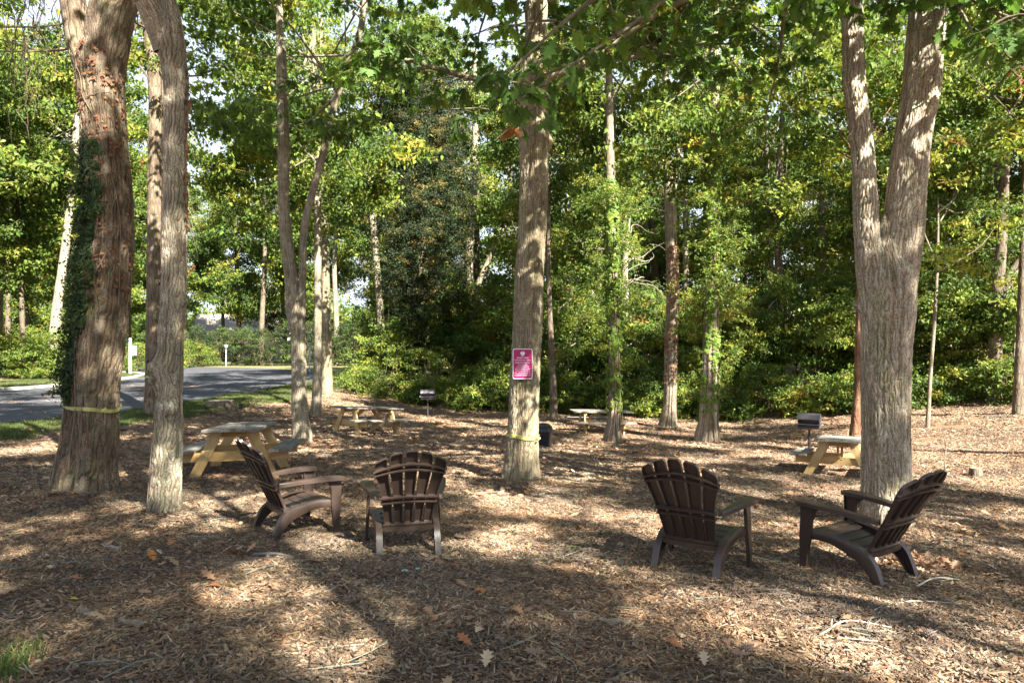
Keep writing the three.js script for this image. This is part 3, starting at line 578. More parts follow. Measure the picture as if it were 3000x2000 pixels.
// T8: big forked grey tree at the right
{
  const x = 4.33, d = 7.88, t = baseTree('oak_tree', 'big pale grey oak at right forking into two leaders', x, d);
  const w = trunk([[0, -0.05, 0.315], [-0.01, 0.49, 0.297], [-0.01, 0.96, 0.288], [-0.01, 1.96, 0.3], [0.01, 2.5, 0.33], [0.01, 2.8, 0.33], [0.0, 3.1, 0.22], [-0.01, 3.4, 0.1], [-0.02, 3.6, 0.02]], { seg: 128, rows: 42, bark: barkFine, amp: 0.013, seed: 17, tile: 0.8, flare: 0.18, rs: 0.86, knots: [{ a: 3.5, h: 2.55, w: 0.07, amp: 0.07 }, { a: 1.9, h: 0.75, w: 0.09, amp: 0.012, v: 0.13 }, { a: 0.8, h: 2.95, w: 0.16, amp: 0.03 }] });
  part('trunk', w.g, BARK.pale, t);
  const a = trunk([[-0.08, 1.9, 0.14], [-0.13, 2.4, 0.18], [-0.18, 2.93, 0.185], [-0.23, 3.33, 0.158], [-0.26, 3.97, 0.146], [-0.3, 4.5, 0.134], [-0.37, 5.03, 0.134], [-0.39, 5.56, 0.134], [-0.41, 6.01, 0.128], [-0.47, 6.7, 0.118], [-0.8, 9, 0.08], [-1.2, 11.5, 0.04]], { seg: 80, rows: 36, bark: barkFine, amp: 0.013, seed: 18, tile: 0.8, rs: 0.86, flare: 0, knots: [{ a: 3.0, h: 2.55, w: 0.06, amp: 0.04 }, { a: 2.9, h: 3.2, w: 0.09, amp: 0.03 }] });
  part('limb', a.g, BARK.pale, t);
  const b = trunk([[0.03, 1.8, 0.2], [0.07, 2.4, 0.255], [0.115, 2.93, 0.268], [0.18, 3.33, 0.256], [0.24, 3.97, 0.236], [0.31, 4.5, 0.225], [0.4, 5.03, 0.227], [0.44, 5.56, 0.225], [0.48, 5.91, 0.222], [0.54, 6.7, 0.197], [0.9, 9, 0.13], [1.3, 12, 0.05]], { seg: 96, rows: 36, bark: barkFine, amp: 0.014, seed: 19, tile: 0.8, rs: 0.86, flare: 0 });
  part('limb', b.g, BARK.pale, t);
  const c = trunk([[-0.02, 2.7, 0.08, -0.22], [-0.06, 3.62, 0.055, -0.28], [-0.1, 4.5, 0.053, -0.3], [-0.17, 5.38, 0.055, -0.34], [-0.17, 6.09, 0.051, -0.4], [-0.19, 7, 0.045, -0.5], [-0.3, 9, 0.03, -0.7]], { seg: 32, rows: 26, bark: barkFine, amp: 0.01, seed: 20, tile: 0.8, rs: 0.86, flare: 0 });
  part('limb', c.g, BARK.olive, t);
  const from = (h) => (Math.sin(h * 40) > 0 ? a : b).frame(clamp((h - 2.6) / 9.2, 0, 1)).p.clone();
  sprayLimbs(t, 81, BARK.olive, from, [[6.4, 2.2, 3.4, 0.4, 1.9], [6.5, 1.5, 1.8, 0.3, 1.7], [6.4, 0.3, 2.2, 0.4, 2.0], [6.6, 2.75, 4.2, 0.5, 2.4], [6.8, 3.4, 4.0, 0.6, 2.2], [6.6, 2.6, 4.6, 0.6, 2.5], [6.6, 0.7, 2.0, 0.4, 1.7], ...fan(82, 14, 7.0, 9.8, 3.6, 0.8, 1.7)], 'near', 0.95, 46);
  const blobs = crownBlobs(83, V(0.2, 11.2, 0), 4, 2.8, 4, 15);
  part('branch', mergeGeometries(limbGeos(84, (k) => b.frame(0.55 + 0.42 * k).p.clone(), blobs, 0.05, 1)), BARK.pale, t);
  foliage('crown', CLUMP, scatter(85, blobs, 7, 0.7, 0.5), 'wood', 86, 0.9, t);
}
// trees further back: [name, label, x, d, path, bark, crown]
const generic = { seg: 28, rows: 12, amp: 0.014, tile: 0.9, flare: 0.05 };
function woodTree(name, label, x, d, stems, bark, crown, seed, group, opts = {}) {
  const t = baseTree(name, label, x, d, group), ws = stems.map((p, i) => trunk(p, { ...generic, seed: seed + i, flare: i ? 0 : 0.06, rs: d / Math.hypot(x, d), ...opts }));
  ws.forEach((w, i) => part(i ? 'limb' : 'trunk', w.g, BARK[bark], t));
  if (crown) {
    const { cx = 0, cy = 11, cz = 0, rx = 3, ry = 4, blobs = 12, per = 14, sx = 0.8, sy = 0.55, mode = 'wood', scale = 0.85, from = 0.5, set = CLUMP } = crown;
    const bl = crownBlobs(seed + 50, V(cx, cy, cz), rx, ry, rx, blobs), top = ws[ws.length - 1];
    part('branch', mergeGeometries(limbGeos(seed + 60, (k) => top.frame(from + (1 - from) * k).p.clone(), bl, 0.04, 1)), BARK[bark], t);
    foliage('crown', set, scatter(seed + 70, bl, per, sx, sy), mode, seed + 80, scale, t);
  }
  return { t, ws, x, d };
}
const T3 = woodTree('oak_tree', 'dark trunk on the lawn strip half hidden behind the slim burled trunk', -10.14, 19.36, [[[0, -0.05, 0.348], [0, 1.12, 0.271], [0.01, 3.06, 0.252], [0.03, 5.96, 0.242], [0.04, 7.45, 0.232], [0.03, 9.18, 0.213], [-0.12, 10.61, 0.184], [-0.26, 11.77, 0.174], [-0.41, 13.2, 0.15], [-0.5, 16, 0.08]]], 'oak', { cx: 0.2, cy: 11.2, rx: 5.2, ry: 5.4, blobs: 26, per: 15, from: 0.35 }, 500, undefined, { seg: 48, rows: 20, amp: 0.02 });
tape(T3.ws[0], T3.t.position.toArray(), 1.15, 0.03, 0.06, 'scrap of yellow tape round the dark trunk on the lawn strip', 66);
woodTree('oak_tree', 'shaggy double stemmed tree between the two left picnic tables', -4.45, 14.52, [
  [[0, -0.05, 0.225], [-0.06, 0.56, 0.181], [-0.08, 1.2, 0.16], [-0.1, 2.18, 0.16], [-0.14, 2.7, 0.185], [-0.15, 3.0, 0.16]],
  [[-0.19, 2.5, 0.13], [-0.21, 2.83, 0.16], [-0.25, 3.48, 0.145], [-0.37, 4.45, 0.131], [-0.41, 5.09, 0.116], [-0.41, 6.21, 0.125], [-0.44, 7.51, 0.125], [-0.46, 8.16, 0.109], [-0.49, 8.8, 0.073], [-0.52, 10.5, 0.05]],
  [[-0.08, 2.4, 0.09], [-0.04, 2.83, 0.1], [-0.01, 3.48, 0.08], [0.02, 4.45, 0.08], [0.14, 5.09, 0.075], [0.28, 5.56, 0.078], [0.53, 6.53, 0.075], [0.67, 7.19, 0.076], [0.89, 7.83, 0.073], [1.15, 8.48, 0.07], [1.29, 9.12, 0.065], [1.4, 10.6, 0.05]]],
  'grey', { cx: -0.4, cy: 8.8, rx: 2.5, ry: 2.8, blobs: 13, per: 11, mode: 'near', set: OAKCLUMP, scale: 0.85, from: 0.35 }, 510, undefined, { seg: 48, rows: 22, bark: barkFine });
woodTree('maple_tree', 'thin reddish trunk just right of the double stemmed tree', -6.38, 22.18, [[[0, -0.05, 0.177], [0.06, 1.93, 0.133], [0.06, 3.9, 0.122], [0.06, 6.87, 0.115], [0.03, 8.58, 0.1], [-0.03, 10.2, 0.089], [-0.08, 13, 0.06]]], 'grey', { cy: 10, rx: 3.2, ry: 4.6, blobs: 16, from: 0.35 }, 520);
woodTree('oak_tree', 'straight grey trunk at the mulch edge behind the thin reddish trunk', -7.89, 29.06, [[[0, -0.05, 0.247], [0, 2.29, 0.203], [-0.07, 5.51, 0.174], [-0.1, 8.11, 0.145], [-0.16, 11, 0.131], [-0.25, 16, 0.08]]], 'olive', { cy: 12, rx: 3.8, ry: 6, blobs: 20, from: 0.3 }, 530);
woodTree('cedar_tree', 'reddish trunk mostly hidden behind the big pale oak', 9.23, 18.28, [[[0, -0.05, 0.219], [0.05, 1.34, 0.128], [0.09, 3.63, 0.11], [0.14, 6.37, 0.1], [0.18, 10, 0.07]]], 'red', { cy: 9.5, rx: 2.4, ry: 2.6, blobs: 10 }, 540);
const T10 = woodTree('oak_tree', 'ivy covered trunk in front of the far picnic table', 2.59, 17.66, [[[0, -0.05, 0.247], [0.04, 0.66, 0.159], [0.06, 1.45, 0.15], [0.04, 3.53, 0.141], [-0.03, 6.18, 0.124], [-0.07, 8.83, 0.097], [-0.11, 11.5, 0.07]]], 'grey', { cy: 9.4, rx: 3.2, ry: 3.8, blobs: 15 }, 550, undefined, { seg: 40, rows: 18, bark: barkFine, amp: 0.008 });
woodTree('dead_tree', 'bare dead snag with twisted pale twigs behind the far picnic table', 4.81, 29.5, [[[0, -0.05, 0.192], [0.06, 2.99, 0.162], [0.09, 4.94, 0.147], [0.06, 6.09, 0.14], [0.18, 7.42, 0.088], [0.28, 8.3, 0.04]]], 'pale', null, 560);
const T12 = woodTree('oak_tree', 'tall trunk with red vine leaves forking high behind the third chair', 5.23, 22.92, [
  [[0, -0.05, 0.321], [0.08, 0.87, 0.218], [0.11, 2.93, 0.218], [0.18, 4.45, 0.218], [0.11, 6.5, 0.195], [0.1, 7.97, 0.195], [0.1, 8.3, 0.18]],
  [[0.04, 7.7, 0.15], [0.02, 8.09, 0.165], [-0.01, 9.28, 0.155], [-0.06, 10.82, 0.126], [-0.07, 13.25, 0.1], [-0.09, 16, 0.06]], [[0.14, 7.6, 0.11], [0.18, 8.09, 0.13], [0.33, 8.89, 0.115], [0.37, 9.81, 0.11], [0.45, 10.82, 0.1], [0.56, 13.25, 0.09], [0.7, 16, 0.05]]],
  'grey', { cy: 14, rx: 3.6, ry: 3.4, blobs: 14, from: 0.3 }, 570, undefined, { seg: 40, rows: 16, bark: barkFine, amp: 0.008 });
woodTree('oak_tree', 'slender straight trunk beside the tall red vined trunk', 8.72, 34.82, [[[0, -0.05, 0.226], [0.19, 2.91, 0.174], [0.16, 6.39, 0.157], [0.14, 9.87, 0.139], [0.17, 12.55, 0.135], [0.33, 15.1, 0.1], [0.42, 19, 0.06]]], 'grey', { cy: 16, rx: 3.4, ry: 3.6, blobs: 13 }, 580);
const T14 = woodTree('oak_tree', 'flared pale trunk wrapped in bright green ivy right of the third chair', 5.38, 18.86, [[[0, -0.05, 0.358], [0.04, 0.68, 0.264], [0.08, 1.52, 0.236], [0.14, 3.74, 0.207], [0.17, 6.57, 0.185], [0.19, 9.4, 0.15], [0.24, 13, 0.1]]], 'pale', { cy: 11.5, rx: 3.2, ry: 3.4, blobs: 13 }, 590, undefined, { seg: 44, rows: 18, bark: barkFine, amp: 0.008 });
woodTree('maple_tree', 'thin dark leaning trunk behind the black bin', 1.62, 26.36, [[[0, -0.05, 0.158], [-0.07, 2.35, 0.119], [-0.17, 4.11, 0.105], [-0.2, 5.59, 0.092], [-0.22, 8.22, 0.079], [-0.3, 12.2, 0.05]]], 'far', { cy: 10.5, rx: 2.8, ry: 3.4, blobs: 12 }, 600);
woodTree('oak_tree', 'sunlit flared trunk across the road beside the yellow green shrubs', -26.49, 39.42, [[[0, -0.05, 0.62], [0.04, 1.24, 0.46], [0.16, 3.71, 0.315], [0.53, 6.5, 0.276], [0.87, 9.15, 0.256], [1.16, 12, 0.237], [1.36, 16, 0.18], [1.5, 20, 0.1]]], 'pale', { cx: 1.2, cy: 14.5, rx: 5, ry: 5, blobs: 20, per: 16, scale: 1.05 }, 610, undefined, { seg: 40 });
woodTree('oak_tree', 'dark leaning trunk at the right edge of the clearing', 14.32, 19.32, [[[0, -0.05, 0.174], [0.03, 1.12, 0.145], [0.1, 2.57, 0.135], [0.17, 4.98, 0.116], [0.27, 7.88, 0.097], [0.4, 11, 0.05]]], 'far', { cy: 9.5, rx: 2.6, ry: 2.6, blobs: 10 }, 620);
woodTree('oak_tree', 'crooked grey trunk with a side limb in the right hand thicket', 15.57, 21.96, [[[0, -0.05, 0.264], [0, 2.52, 0.22], [0.13, 4.39, 0.198], [0.24, 5.82, 0.165], [0.33, 8.01, 0.132], [0.45, 11.5, 0.08]], [[0.05, 3.0, 0.09], [0.5, 4.2, 0.1], [1.1, 5.0, 0.09], [1.7, 6.4, 0.07], [2.0, 8, 0.04]]], 'far', { cy: 10.5, rx: 2.8, ry: 2.8, blobs: 11 }, 630);
woodTree('maple_sapling', 'slender sapling stem at the thicket edge right of the big pale oak', 11.71, 19.22, [[[0, -0.05, 0.067], [0.08, 1.46, 0.058], [0.2, 3.09, 0.056], [0.28, 4.82, 0.046], [0.3, 6.5, 0.025]]], 'grey', { cy: 6.2, rx: 1.8, ry: 1.8, blobs: 8, per: 10, scale: 0.7 }, 640, undefined, { seg: 14, rows: 8, amp: 0.004 });
const T20 = woodTree('oak_tree', 'dark column of a trunk smothered in dense ivy behind the left grill', -4.92, 34.28, [[[0, -0.05, 0.446], [0.05, 1.37, 0.377], [0.21, 4.45, 0.343], [0.38, 9.6, 0.291], [0.46, 14.7, 0.206], [0.55, 18.2, 0.1]]], 'far', { cx: 0.5, cy: 16.5, rx: 2.6, ry: 3, blobs: 9 }, 650);
woodTree('oak_tree', 'grey trunk with a wide pale fork left of the ivy column', -6.4, 33.5, [[[0, -0.05, 0.218], [-0.05, 3.35, 0.184], [-0.22, 5.86, 0.167], [-0.47, 8.88, 0.165], [-0.72, 10.9, 0.15], [-0.75, 11.4, 0.13]], [[-0.72, 10.7, 0.1], [-1.2, 12, 0.11], [-2.0, 13.4, 0.08], [-2.4, 15.5, 0.04]], [[-0.7, 10.7, 0.1], [-0.45, 12, 0.09], [-0.1, 13.2, 0.07], [0.2, 15.5, 0.03]]], 'grey', { cx: -0.8, cy: 15.5, rx: 3, ry: 2.6, blobs: 10, from: 0.2 }, 660);
woodTree('oak_tree', 'grey trunk standing in the wood left of the sign', -2.39, 37.42, [[[0, -0.05, 0.262], [0.07, 4.86, 0.225], [0.04, 7.48, 0.225], [0.24, 10.5, 0.22], [0.37, 13.3, 0.187], [0.34, 19, 0.09]]], 'pale', { cy: 15.5, rx: 3.4, ry: 4, blobs: 13 }, 670);
woodTree('oak_tree', 'bare trunk leaning strongly to the right behind the left grill', -2.46, 35.16, [[[0, -0.05, 0.176], [0.63, 5.62, 0.141], [1.41, 7.47, 0.123], [2.22, 9.23, 0.105], [2.99, 11.4, 0.088], [3.7, 15.3, 0.05]]], 'grey', { cx: 3.2, cy: 14, rx: 2.2, ry: 2.2, blobs: 8 }, 680);
// ivy and vines on them
function ivyOn(T, label, seed, n, h0, h1, mode, size, bulge, name = 'ivy_vine') {
  const iv = thing(name, label, 'ivy', T.t.position.toArray()), r = rng(seed), w = T.ws[0], m = [], c = [];
  for (let i = 0; i < n; i++) { const u = Math.pow(r(), 0.8), h = lerp(h0, h1, u), a = r() * TAU, s = w.surf(h, a, (0.03 + 0.12 * r()) * bulge * (0.4 + ss(0, 0.3, u) + 0.8 * Math.max(0, n2(a * 1.2, h * 0.8, seed)))); if ((u < 0.25 && Math.sin(a * 2 + seed) < -0.1) || (bulge < 5 && n2(a * 0.9 + seed, h * 1.1, seed + 2) < -0.06)) continue; m.push(M4(s.p, Q((r() - 0.5) * 1.2, r() * TAU, (r() - 0.5) * 1.2), size * (0.7 + 0.6 * r()))); c.push(leafColor(r, mode)); }
  stuff('foliage', SMALLCLUMP[seed % 4], LEAF, m, c, iv);
  const [m2, c2] = vineLeaves(w, seed + 5, n * 4, (q) => { const u = Math.pow(q(), 0.8), h = lerp(h0 * 0.5, h1, u), a = q() * TAU; return [h, a, 0.06 + ss(-0.12, 0.2, n2(Math.cos(a) * 1.6 + seed, h * 1.3 + Math.sin(a), seed))]; }, mode, 0.12, 0.03);
  stuff('foliage', IVYLEAF, LEAF, m2, c2, iv);
  part('stem', vineStems(w, seed + 1, [[0.05, 1.2, h1, 2.0], [0.1, 2.2, h1 * 0.8, 1.2], [0.02, 0.6, h1 * 0.7, 1.0], [0.05, 1.7, h1 * 0.6, 0.9]], 0.022), VINEWOOD, iv);
}
ivyOn(T10, 'bright green ivy climbing the trunk before the far picnic table', 701, 330, 1.5, 6.8, 'ivy', 0.52, 2.6);
ivyOn(T14, 'bright green ivy climbing the flared pale trunk', 711, 560, 1.2, 9.0, 'ivy', 0.6, 3.6);
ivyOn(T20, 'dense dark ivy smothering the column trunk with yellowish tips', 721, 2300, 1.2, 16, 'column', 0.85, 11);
{
  const dv = thing('dead_vine', 'dry red vine leaves on the tall forked trunk', 'vine', T12.t.position.toArray()), w = T12.ws[0];
  const [m, c] = vineLeaves(w, 731, 420, (r) => { const h = 1.5 + 4.6 * r(), a = 0.2 + 2.6 * r(); return [h, a, 0.2 + ss(0, 0.3, n2(a * 2, h * 1.4, 8))]; }, 'dead', 0.075);
  stuff('foliage', IVYLEAF, DRYLEAF, m, c, dv);
  part('stem', vineStems(w, 732, [[0.1, 1.4, 6.5, 1.0], [0.1, 1.9, 5.5, 2.2]], 0.012), VINEWOOD, dv);
}
{ // twisted dead twigs on the snag
  const sn = scene.children.find((o) => o.name === 'dead_tree'), r = rng(741), geos = [];
  for (let k = 0; k < 26; k++) {
    const s = V(0.1 + 0.1 * r(), 5.2 + 2.6 * r(), 0), a = r() * TAU, l = 1.2 + 2.0 * r(), p = [s];
    let q = s.clone(), dir = V(Math.cos(a), 0.2 + 0.4 * r(), Math.sin(a) * 0.8);
    for (let j = 0; j < 6; j++) { dir.add(V((r() - 0.5) * 1.2, (r() - 0.55) * 1.0, (r() - 0.5) * 1.2)).normalize(); q = q.clone().addScaledVector(dir, l / 6); p.push(q); }
    geos.push(tube(p, [0.03, 0.022, 0.012, 0.006], 4, 14));
  }
  part('twigs', mergeGeometries(geos), BARK.pale, sn);
}

// ------------------------------------------------------------------ trees outside the frame whose crowns shade the foreground
[[3.4, -6.2, 10], [8.4, -4.0, 10.5], [-1.8, -7.2, 10.5], [12.4, -1.0, 11], [-6.5, -4.2, 10.5], [6.6, -9.5, 12], [-2.6, -1.6, 11, 1.4, -2.6], [3.2, -1.8, 11.5, 0.5, -2.0], [0.6, -2.9, 10.2, 0.2, -3.0], [10.2, -6.2, 10.5], [11.2, 5.2, 12], [14.2, 9.2, 12]].forEach(([x, d, h, cx = 0, cz = 0], i) => {
  woodTree('oak_tree', ['tall oak behind the camera slightly to the right', 'tall oak behind the camera on the right', 'tall oak behind the camera slightly to the left', 'tall oak out of view far right of the camera', 'tall oak out of view left behind the camera', 'tall oak farthest behind the camera', 'oak left of the camera with a crown leaning over the clearing', 'oak right of the camera with a crown leaning over the clearing', 'oak just behind the camera', 'oak behind the camera far to the right', 'oak out of view right of the big pale oak', 'oak out of view at the right border of the clearing'][i], x, d,
    [[[0, -0.05, 0.3], [0.05, 2, 0.24], [0.1, 5, 0.21], [0.2, 8, 0.16], [0.1, h + 2, 0.06]]], 'oak', { cx, cz, cy: h, rx: 3.8, ry: 1.7, blobs: 29, per: 6, sx: 0.32, sy: 0.28, scale: 0.75, from: 0.45 }, 900 + i * 7);
});

// where in the wood something stands, by what it stands behind
function where(x, d) {
  const q = x / d;
  return q < -0.33 ? 'beside the road' : q < -0.2 ? 'behind the askew picnic table' : q < -0.07 ? 'behind the left grill' : q < 0.03 ? 'behind the middle oak' : q < 0.12 ? 'behind the black bin' : q < 0.21 ? 'behind the far picnic table' : q < 0.33 ? 'behind the third chair' : q < 0.46 ? 'behind the right grill' : q < 0.6 ? 'behind the big pale oak' : 'at the right edge of the clearing';
}
// ------------------------------------------------------------------ the wood behind
{
  const r = rng(1234), placed = [[-7.9, 29], [4.8, 29.5], [8.7, 34.8], [-4.9, 34.3], [-6.4, 33.5], [-2.4, 37.4], [-2.5, 35.2], [1.6, 26.4], [15.6, 22], [14.3, 19.3]];
  const spots = [];
  const tryAdd = (x, d, gap) => { if (d < 36 && Math.abs(x / d + 0.135) < 0.1) return; if (placed.some(([a, b]) => Math.hypot(a - x, b - d) < gap)) return; placed.push([x, d]); spots.push([x, d]); };
  for (let k = 0; k < 260; k++) { const d = 31 + 22 * Math.pow(r(), 0.8), x = lerp(-7, 30, r()); if (x < 0.8 * d + 3) tryAdd(x, d, 3.6); }
  const nA = spots.length;
  for (let k = 0; k < 140; k++) { const x = lerp(12, 30, r()), d = lerp(22, 34, r()); if (d > 33 - 0.62 * x + 0 * k) tryAdd(x, d, 3.4); }
  const nB = spots.length;
  for (let k = 0; k < 220; k++) { const d = lerp(60, 82, r()), x = lerp(-58, -6, r()); tryAdd(x, d, 5.2); }
  const nC = spots.length;
  for (const [x, d] of [[-24.6, 24.5], [-26.2, 30], [-25.6, 20.5]]) tryAdd(x, d, 2);
  for (let k = 0; k < 120; k++) { const d = lerp(22, 46, r()), x = lerp(-46, -27, r()); tryAdd(x, d, 4.2); }
  spots.forEach(([x, d], i) => {
    const zone = i < nA ? 0 : i < nB ? 1 : i < nC ? 2 : 3, h = (zone >= 2 ? 19 : 13.5) + 7 * r(), lean = (r() - 0.5) * 1.6, r0 = 0.13 + 0.16 * r(), low = zone === 1 ? 0.42 : 0.3;
    const path = [[0, -0.05, r0 * 1.25], [lean * 0.1, h * 0.15, r0], [lean * 0.35 + (r() - 0.5) * 0.5, h * 0.4, r0 * 0.85], [lean * 0.7 + (r() - 0.5) * 0.6, h * 0.7, r0 * 0.6], [lean, h, r0 * 0.2]];
    const label = ['leafy wood tree ' + where(x, d), 'leafy tree in the thicket at the right of the clearing', 'leafy tree behind the far end of the road', 'leafy tree on the far side of the road'][zone];
    woodTree(['wood_tree', 'thicket_tree', 'roadside_tree', 'verge_tree'][zone], label, x, d, [path], r() < 0.3 ? 'grey' : 'far',
      { cx: lean * 0.6, cy: h * (low + 0.27), rx: (zone >= 2 ? 3.6 : 2.7) + 1.2 * r(), ry: h * (0.37 + 0.06 * r()), blobs: zone >= 2 ? 26 : 19, per: zone >= 2 ? 12 : 10, sx: 0.85, sy: 0.65, scale: zone >= 2 ? 1.3 : 1.0, mode: r() < 0.04 ? 'autumn' : 'wood', from: 0.18 }, 2000 + i * 13, ['trees of the wood behind the clearing', 'thicket trees right of the clearing', 'trees behind the far end of the road', 'trees across the road'][zone], { seg: 12, rows: 2.5, amp: 0.01 });
  });
  // understory saplings and shrubs along the wood's edge
  const edge = (x) => (x < 4 ? 32 - 0.45 * (x + 8) : x < 9 ? 27 - 0.4 * (x - 4) : 25 - 0.62 * (x - 9));
  let c = 0;
  for (let k = 0; k < 70; k++) {
    const x = lerp(-7.5, 22, (k + r()) / 70), d = Math.max(16, edge(x) + 1.5 + 6.5 * r()), h = 2.6 + 3.4 * r();
    const path = [[0, -0.05, 0.045], [(r() - 0.5) * 0.3, h * 0.4, 0.035], [(r() - 0.5) * 0.6, h * 0.8, 0.02], [(r() - 0.5) * 0.8, h, 0.008]];
    woodTree('sapling', (h > 4.4 ? 'tall' : 'short') + ' leafy understory sapling ' + where(x, d), x, d, [path], 'grey', { cy: h * 0.68, rx: 1.3 + 0.5 * r(), ry: h * 0.34, blobs: 10, per: 10, sx: 0.5, sy: 0.4, scale: 0.62, mode: r() < 0.06 ? 'autumn' : 'wood', from: 0.2 }, 5000 + k * 11, 'saplings at the edge of the wood', { seg: 8, rows: 3, amp: 0.003 });
  }
}
function shrub(name, label, x, d, w, h, mode, seed, group, set = SMALLCLUMP, n = 60, sc = 1) {
  const t = thing(name, label, 'shrub', [x, ground(x, -d), -d], 0, group), r = rng(seed), geos = [], pts = [];
  for (let k = 0; k < 7; k++) { const a = r() * TAU, e = V(Math.cos(a) * w * 0.42 * r(), h * (0.6 + 0.35 * r()), Math.sin(a) * w * 0.42 * r()); geos.push(tube([V((r() - 0.5) * 0.2, -0.05, (r() - 0.5) * 0.2), e.clone().multiplyScalar(0.5).add(V((r() - 0.5) * 0.3, 0, (r() - 0.5) * 0.3)), e], [0.018, 0.013, 0.005], 4, 6)); }
  for (let k = 0; k < n; k++) { const a = r() * TAU, q = Math.sqrt(r()), y = r(), rad = w * 0.5 * q * (0.55 + 0.75 * Math.sin(Math.PI * Math.min(1, y * 0.8 + 0.12))); pts.push(V(Math.cos(a) * rad, h * (0.06 + 0.9 * y), Math.sin(a) * rad)); }
  part('stems', mergeGeometries(geos), VINEWOOD, t);
  foliage('foliage', set, pts, mode, seed + 3, sc, t);
}
{
  const r = rng(808);
  for (let k = 0; k < 44; k++) { const x = lerp(-7.6, 21, (k + 0.7 * r()) / 44), d = (x < 4 ? 32 - 0.45 * (x + 8) : x < 9 ? 27 - 0.4 * (x - 4) : 25 - 0.62 * (x - 9)) + 0.3 + 2.6 * r(); shrub('shrub', 'low leafy shrub ' + where(x, d), x, d, 1.6 + 1.1 * r(), 0.8 + 1.3 * r(), r() < 0.05 ? 'autumn' : 'wood', 6000 + k * 7, 'shrubs along the edge of the wood', SMALLCLUMP, 64, 0.95); }
  for (let k = 0; k < 9; k++) { const x = -6.8 + 0.85 * k + 0.4 * r(), d = 29.6 + 1.6 * r() + (k < 3 ? 1 : 0); shrub('shrub', 'bright leafy shrub at the wood edge behind the left grill', x, d, 1.8 + 0.8 * r(), 1.2 + 1.5 * r(), 'ivy', 6300 + k * 7, 'bright shrubs behind the left grill', CLUMP, 34, 0.5); }
  for (let k = 0; k < 11; k++) { const x = -36 + k * 1.1 + r(), d = 40 + 3.5 * r() - 0.2 * k; shrub('hedge_shrub', 'yellow green shrub massed on the bank across the road', x, d, 2.6 + r(), 2.2 + 1.2 * r(), 'ivy', 6400 + k * 7, 'yellow green shrubs across the road', CLUMP, 62, 0.62); }
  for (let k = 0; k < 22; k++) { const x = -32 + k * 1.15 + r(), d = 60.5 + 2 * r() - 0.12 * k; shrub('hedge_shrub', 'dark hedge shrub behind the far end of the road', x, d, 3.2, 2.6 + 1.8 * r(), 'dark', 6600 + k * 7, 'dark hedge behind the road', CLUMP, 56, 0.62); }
  for (let k = 0; k < 6; k++) { const x = -25.2 + 0.9 * r(), d = 44 + 2.2 * k; shrub('hedge_shrub', 'green shrub near the white post across the road', x - 1.2 * r() - 1, d + 3, 2.2, 1.6 + 0.6 * r(), 'wood', 6800 + k * 7, 'green shrubs near the white post', CLUMP, 40, 0.6); }
}
// distant tree belt that closes the view behind the wood
{
  const r = rng(3131), m = [], c = [];
  for (let k = 0; k < 2600; k++) { const x = lerp(-110, 120, r()), d = lerp(92, 118, r()) , h = 1 + 13 * Math.pow(r(), 1.1) * (0.6 + 0.4 * Math.sin(x * 0.23) * Math.sin(x * 0.071 + 1)); m.push(M4(V(x, ground(x, -d) + h, -d), Q((r() - 0.5), r() * TAU, (r() - 0.5)), 2.2 + 1.4 * r())); c.push(leafColor(r, 'wood')); }
  tag(stuff('distant_woodland', CLUMP[2], LEAF, m, c, scene), 'far belt of woodland closing the view behind everything', 'woodland');
}

// ------------------------------------------------------------------ houses glimpsed behind the road and the wood
function house(label, x, d, turn) {
  const t = thing('house', label, 'house', [x, ground(x, -d) - 0.1, -d], turn), SIDING = std({ color: lin(0.62, 0.58, 0.5), roughness: 0.85 }), ROOF = std({ color: lin(0.28, 0.24, 0.2), roughness: 0.9 }), TRIM = std({ color: lin(0.75, 0.74, 0.7), roughness: 0.7 }), GLASS = std({ color: lin(0.03, 0.035, 0.04), roughness: 0.1 });
  const W = 13, D = 8, Hh = 3.2, wall = part('wall', new THREE.BoxGeometry(W, Hh, D).translate(0, Hh / 2, 0), SIDING, t);
  for (let k = 0; k < 16; k++) { const s = part('siding_board', board(W + 0.02, 0.18, 0.05), TRIM, wall); s.material = SIDING; s.position.set(0, 0.12 + k * 0.195, D / 2 + 0.02); s.rotation.x = 0.12; }
  const sh = new THREE.Shape([new THREE.Vector2(-D / 2 - 0.5, 0), new THREE.Vector2(D / 2 + 0.5, 0), new THREE.Vector2(0, 2.6)]);
  const rf = part('roof', new THREE.ExtrudeGeometry(sh, { depth: W + 0.8, bevelEnabled: false }).rotateY(Math.PI / 2).translate(-W / 2 - 0.4, Hh + 0.003, 0), ROOF, t);
  part('chimney', new THREE.BoxGeometry(0.7, 1.6, 0.7).translate(2.5, Hh + 2.4, 0), std({ color: lin(0.3, 0.13, 0.09), roughness: 0.9 }), rf);
  for (const wx of [-4.6, -1.6, 4.4]) { const f = part('window', board(1.3, 1.4, 0.12), TRIM, t); f.position.set(wx, 1.8, D / 2 + 0.07); const p = part('pane', board(1.1, 1.2, 0.05), GLASS, f); p.position.z = 0.05; }
  const dr = part('door', board(1.0, 2.1, 0.12), std({ color: lin(0.12, 0.05, 0.04), roughness: 0.5 }), t); dr.position.set(1.6, 1.08, D / 2 + 0.07);
  return t;
}
house('pale house glimpsed between trunks behind the far end of the road', -34, 90, 0.25);
house('pale house hidden behind the wood beyond the picnic tables', 23, 74, -0.3);

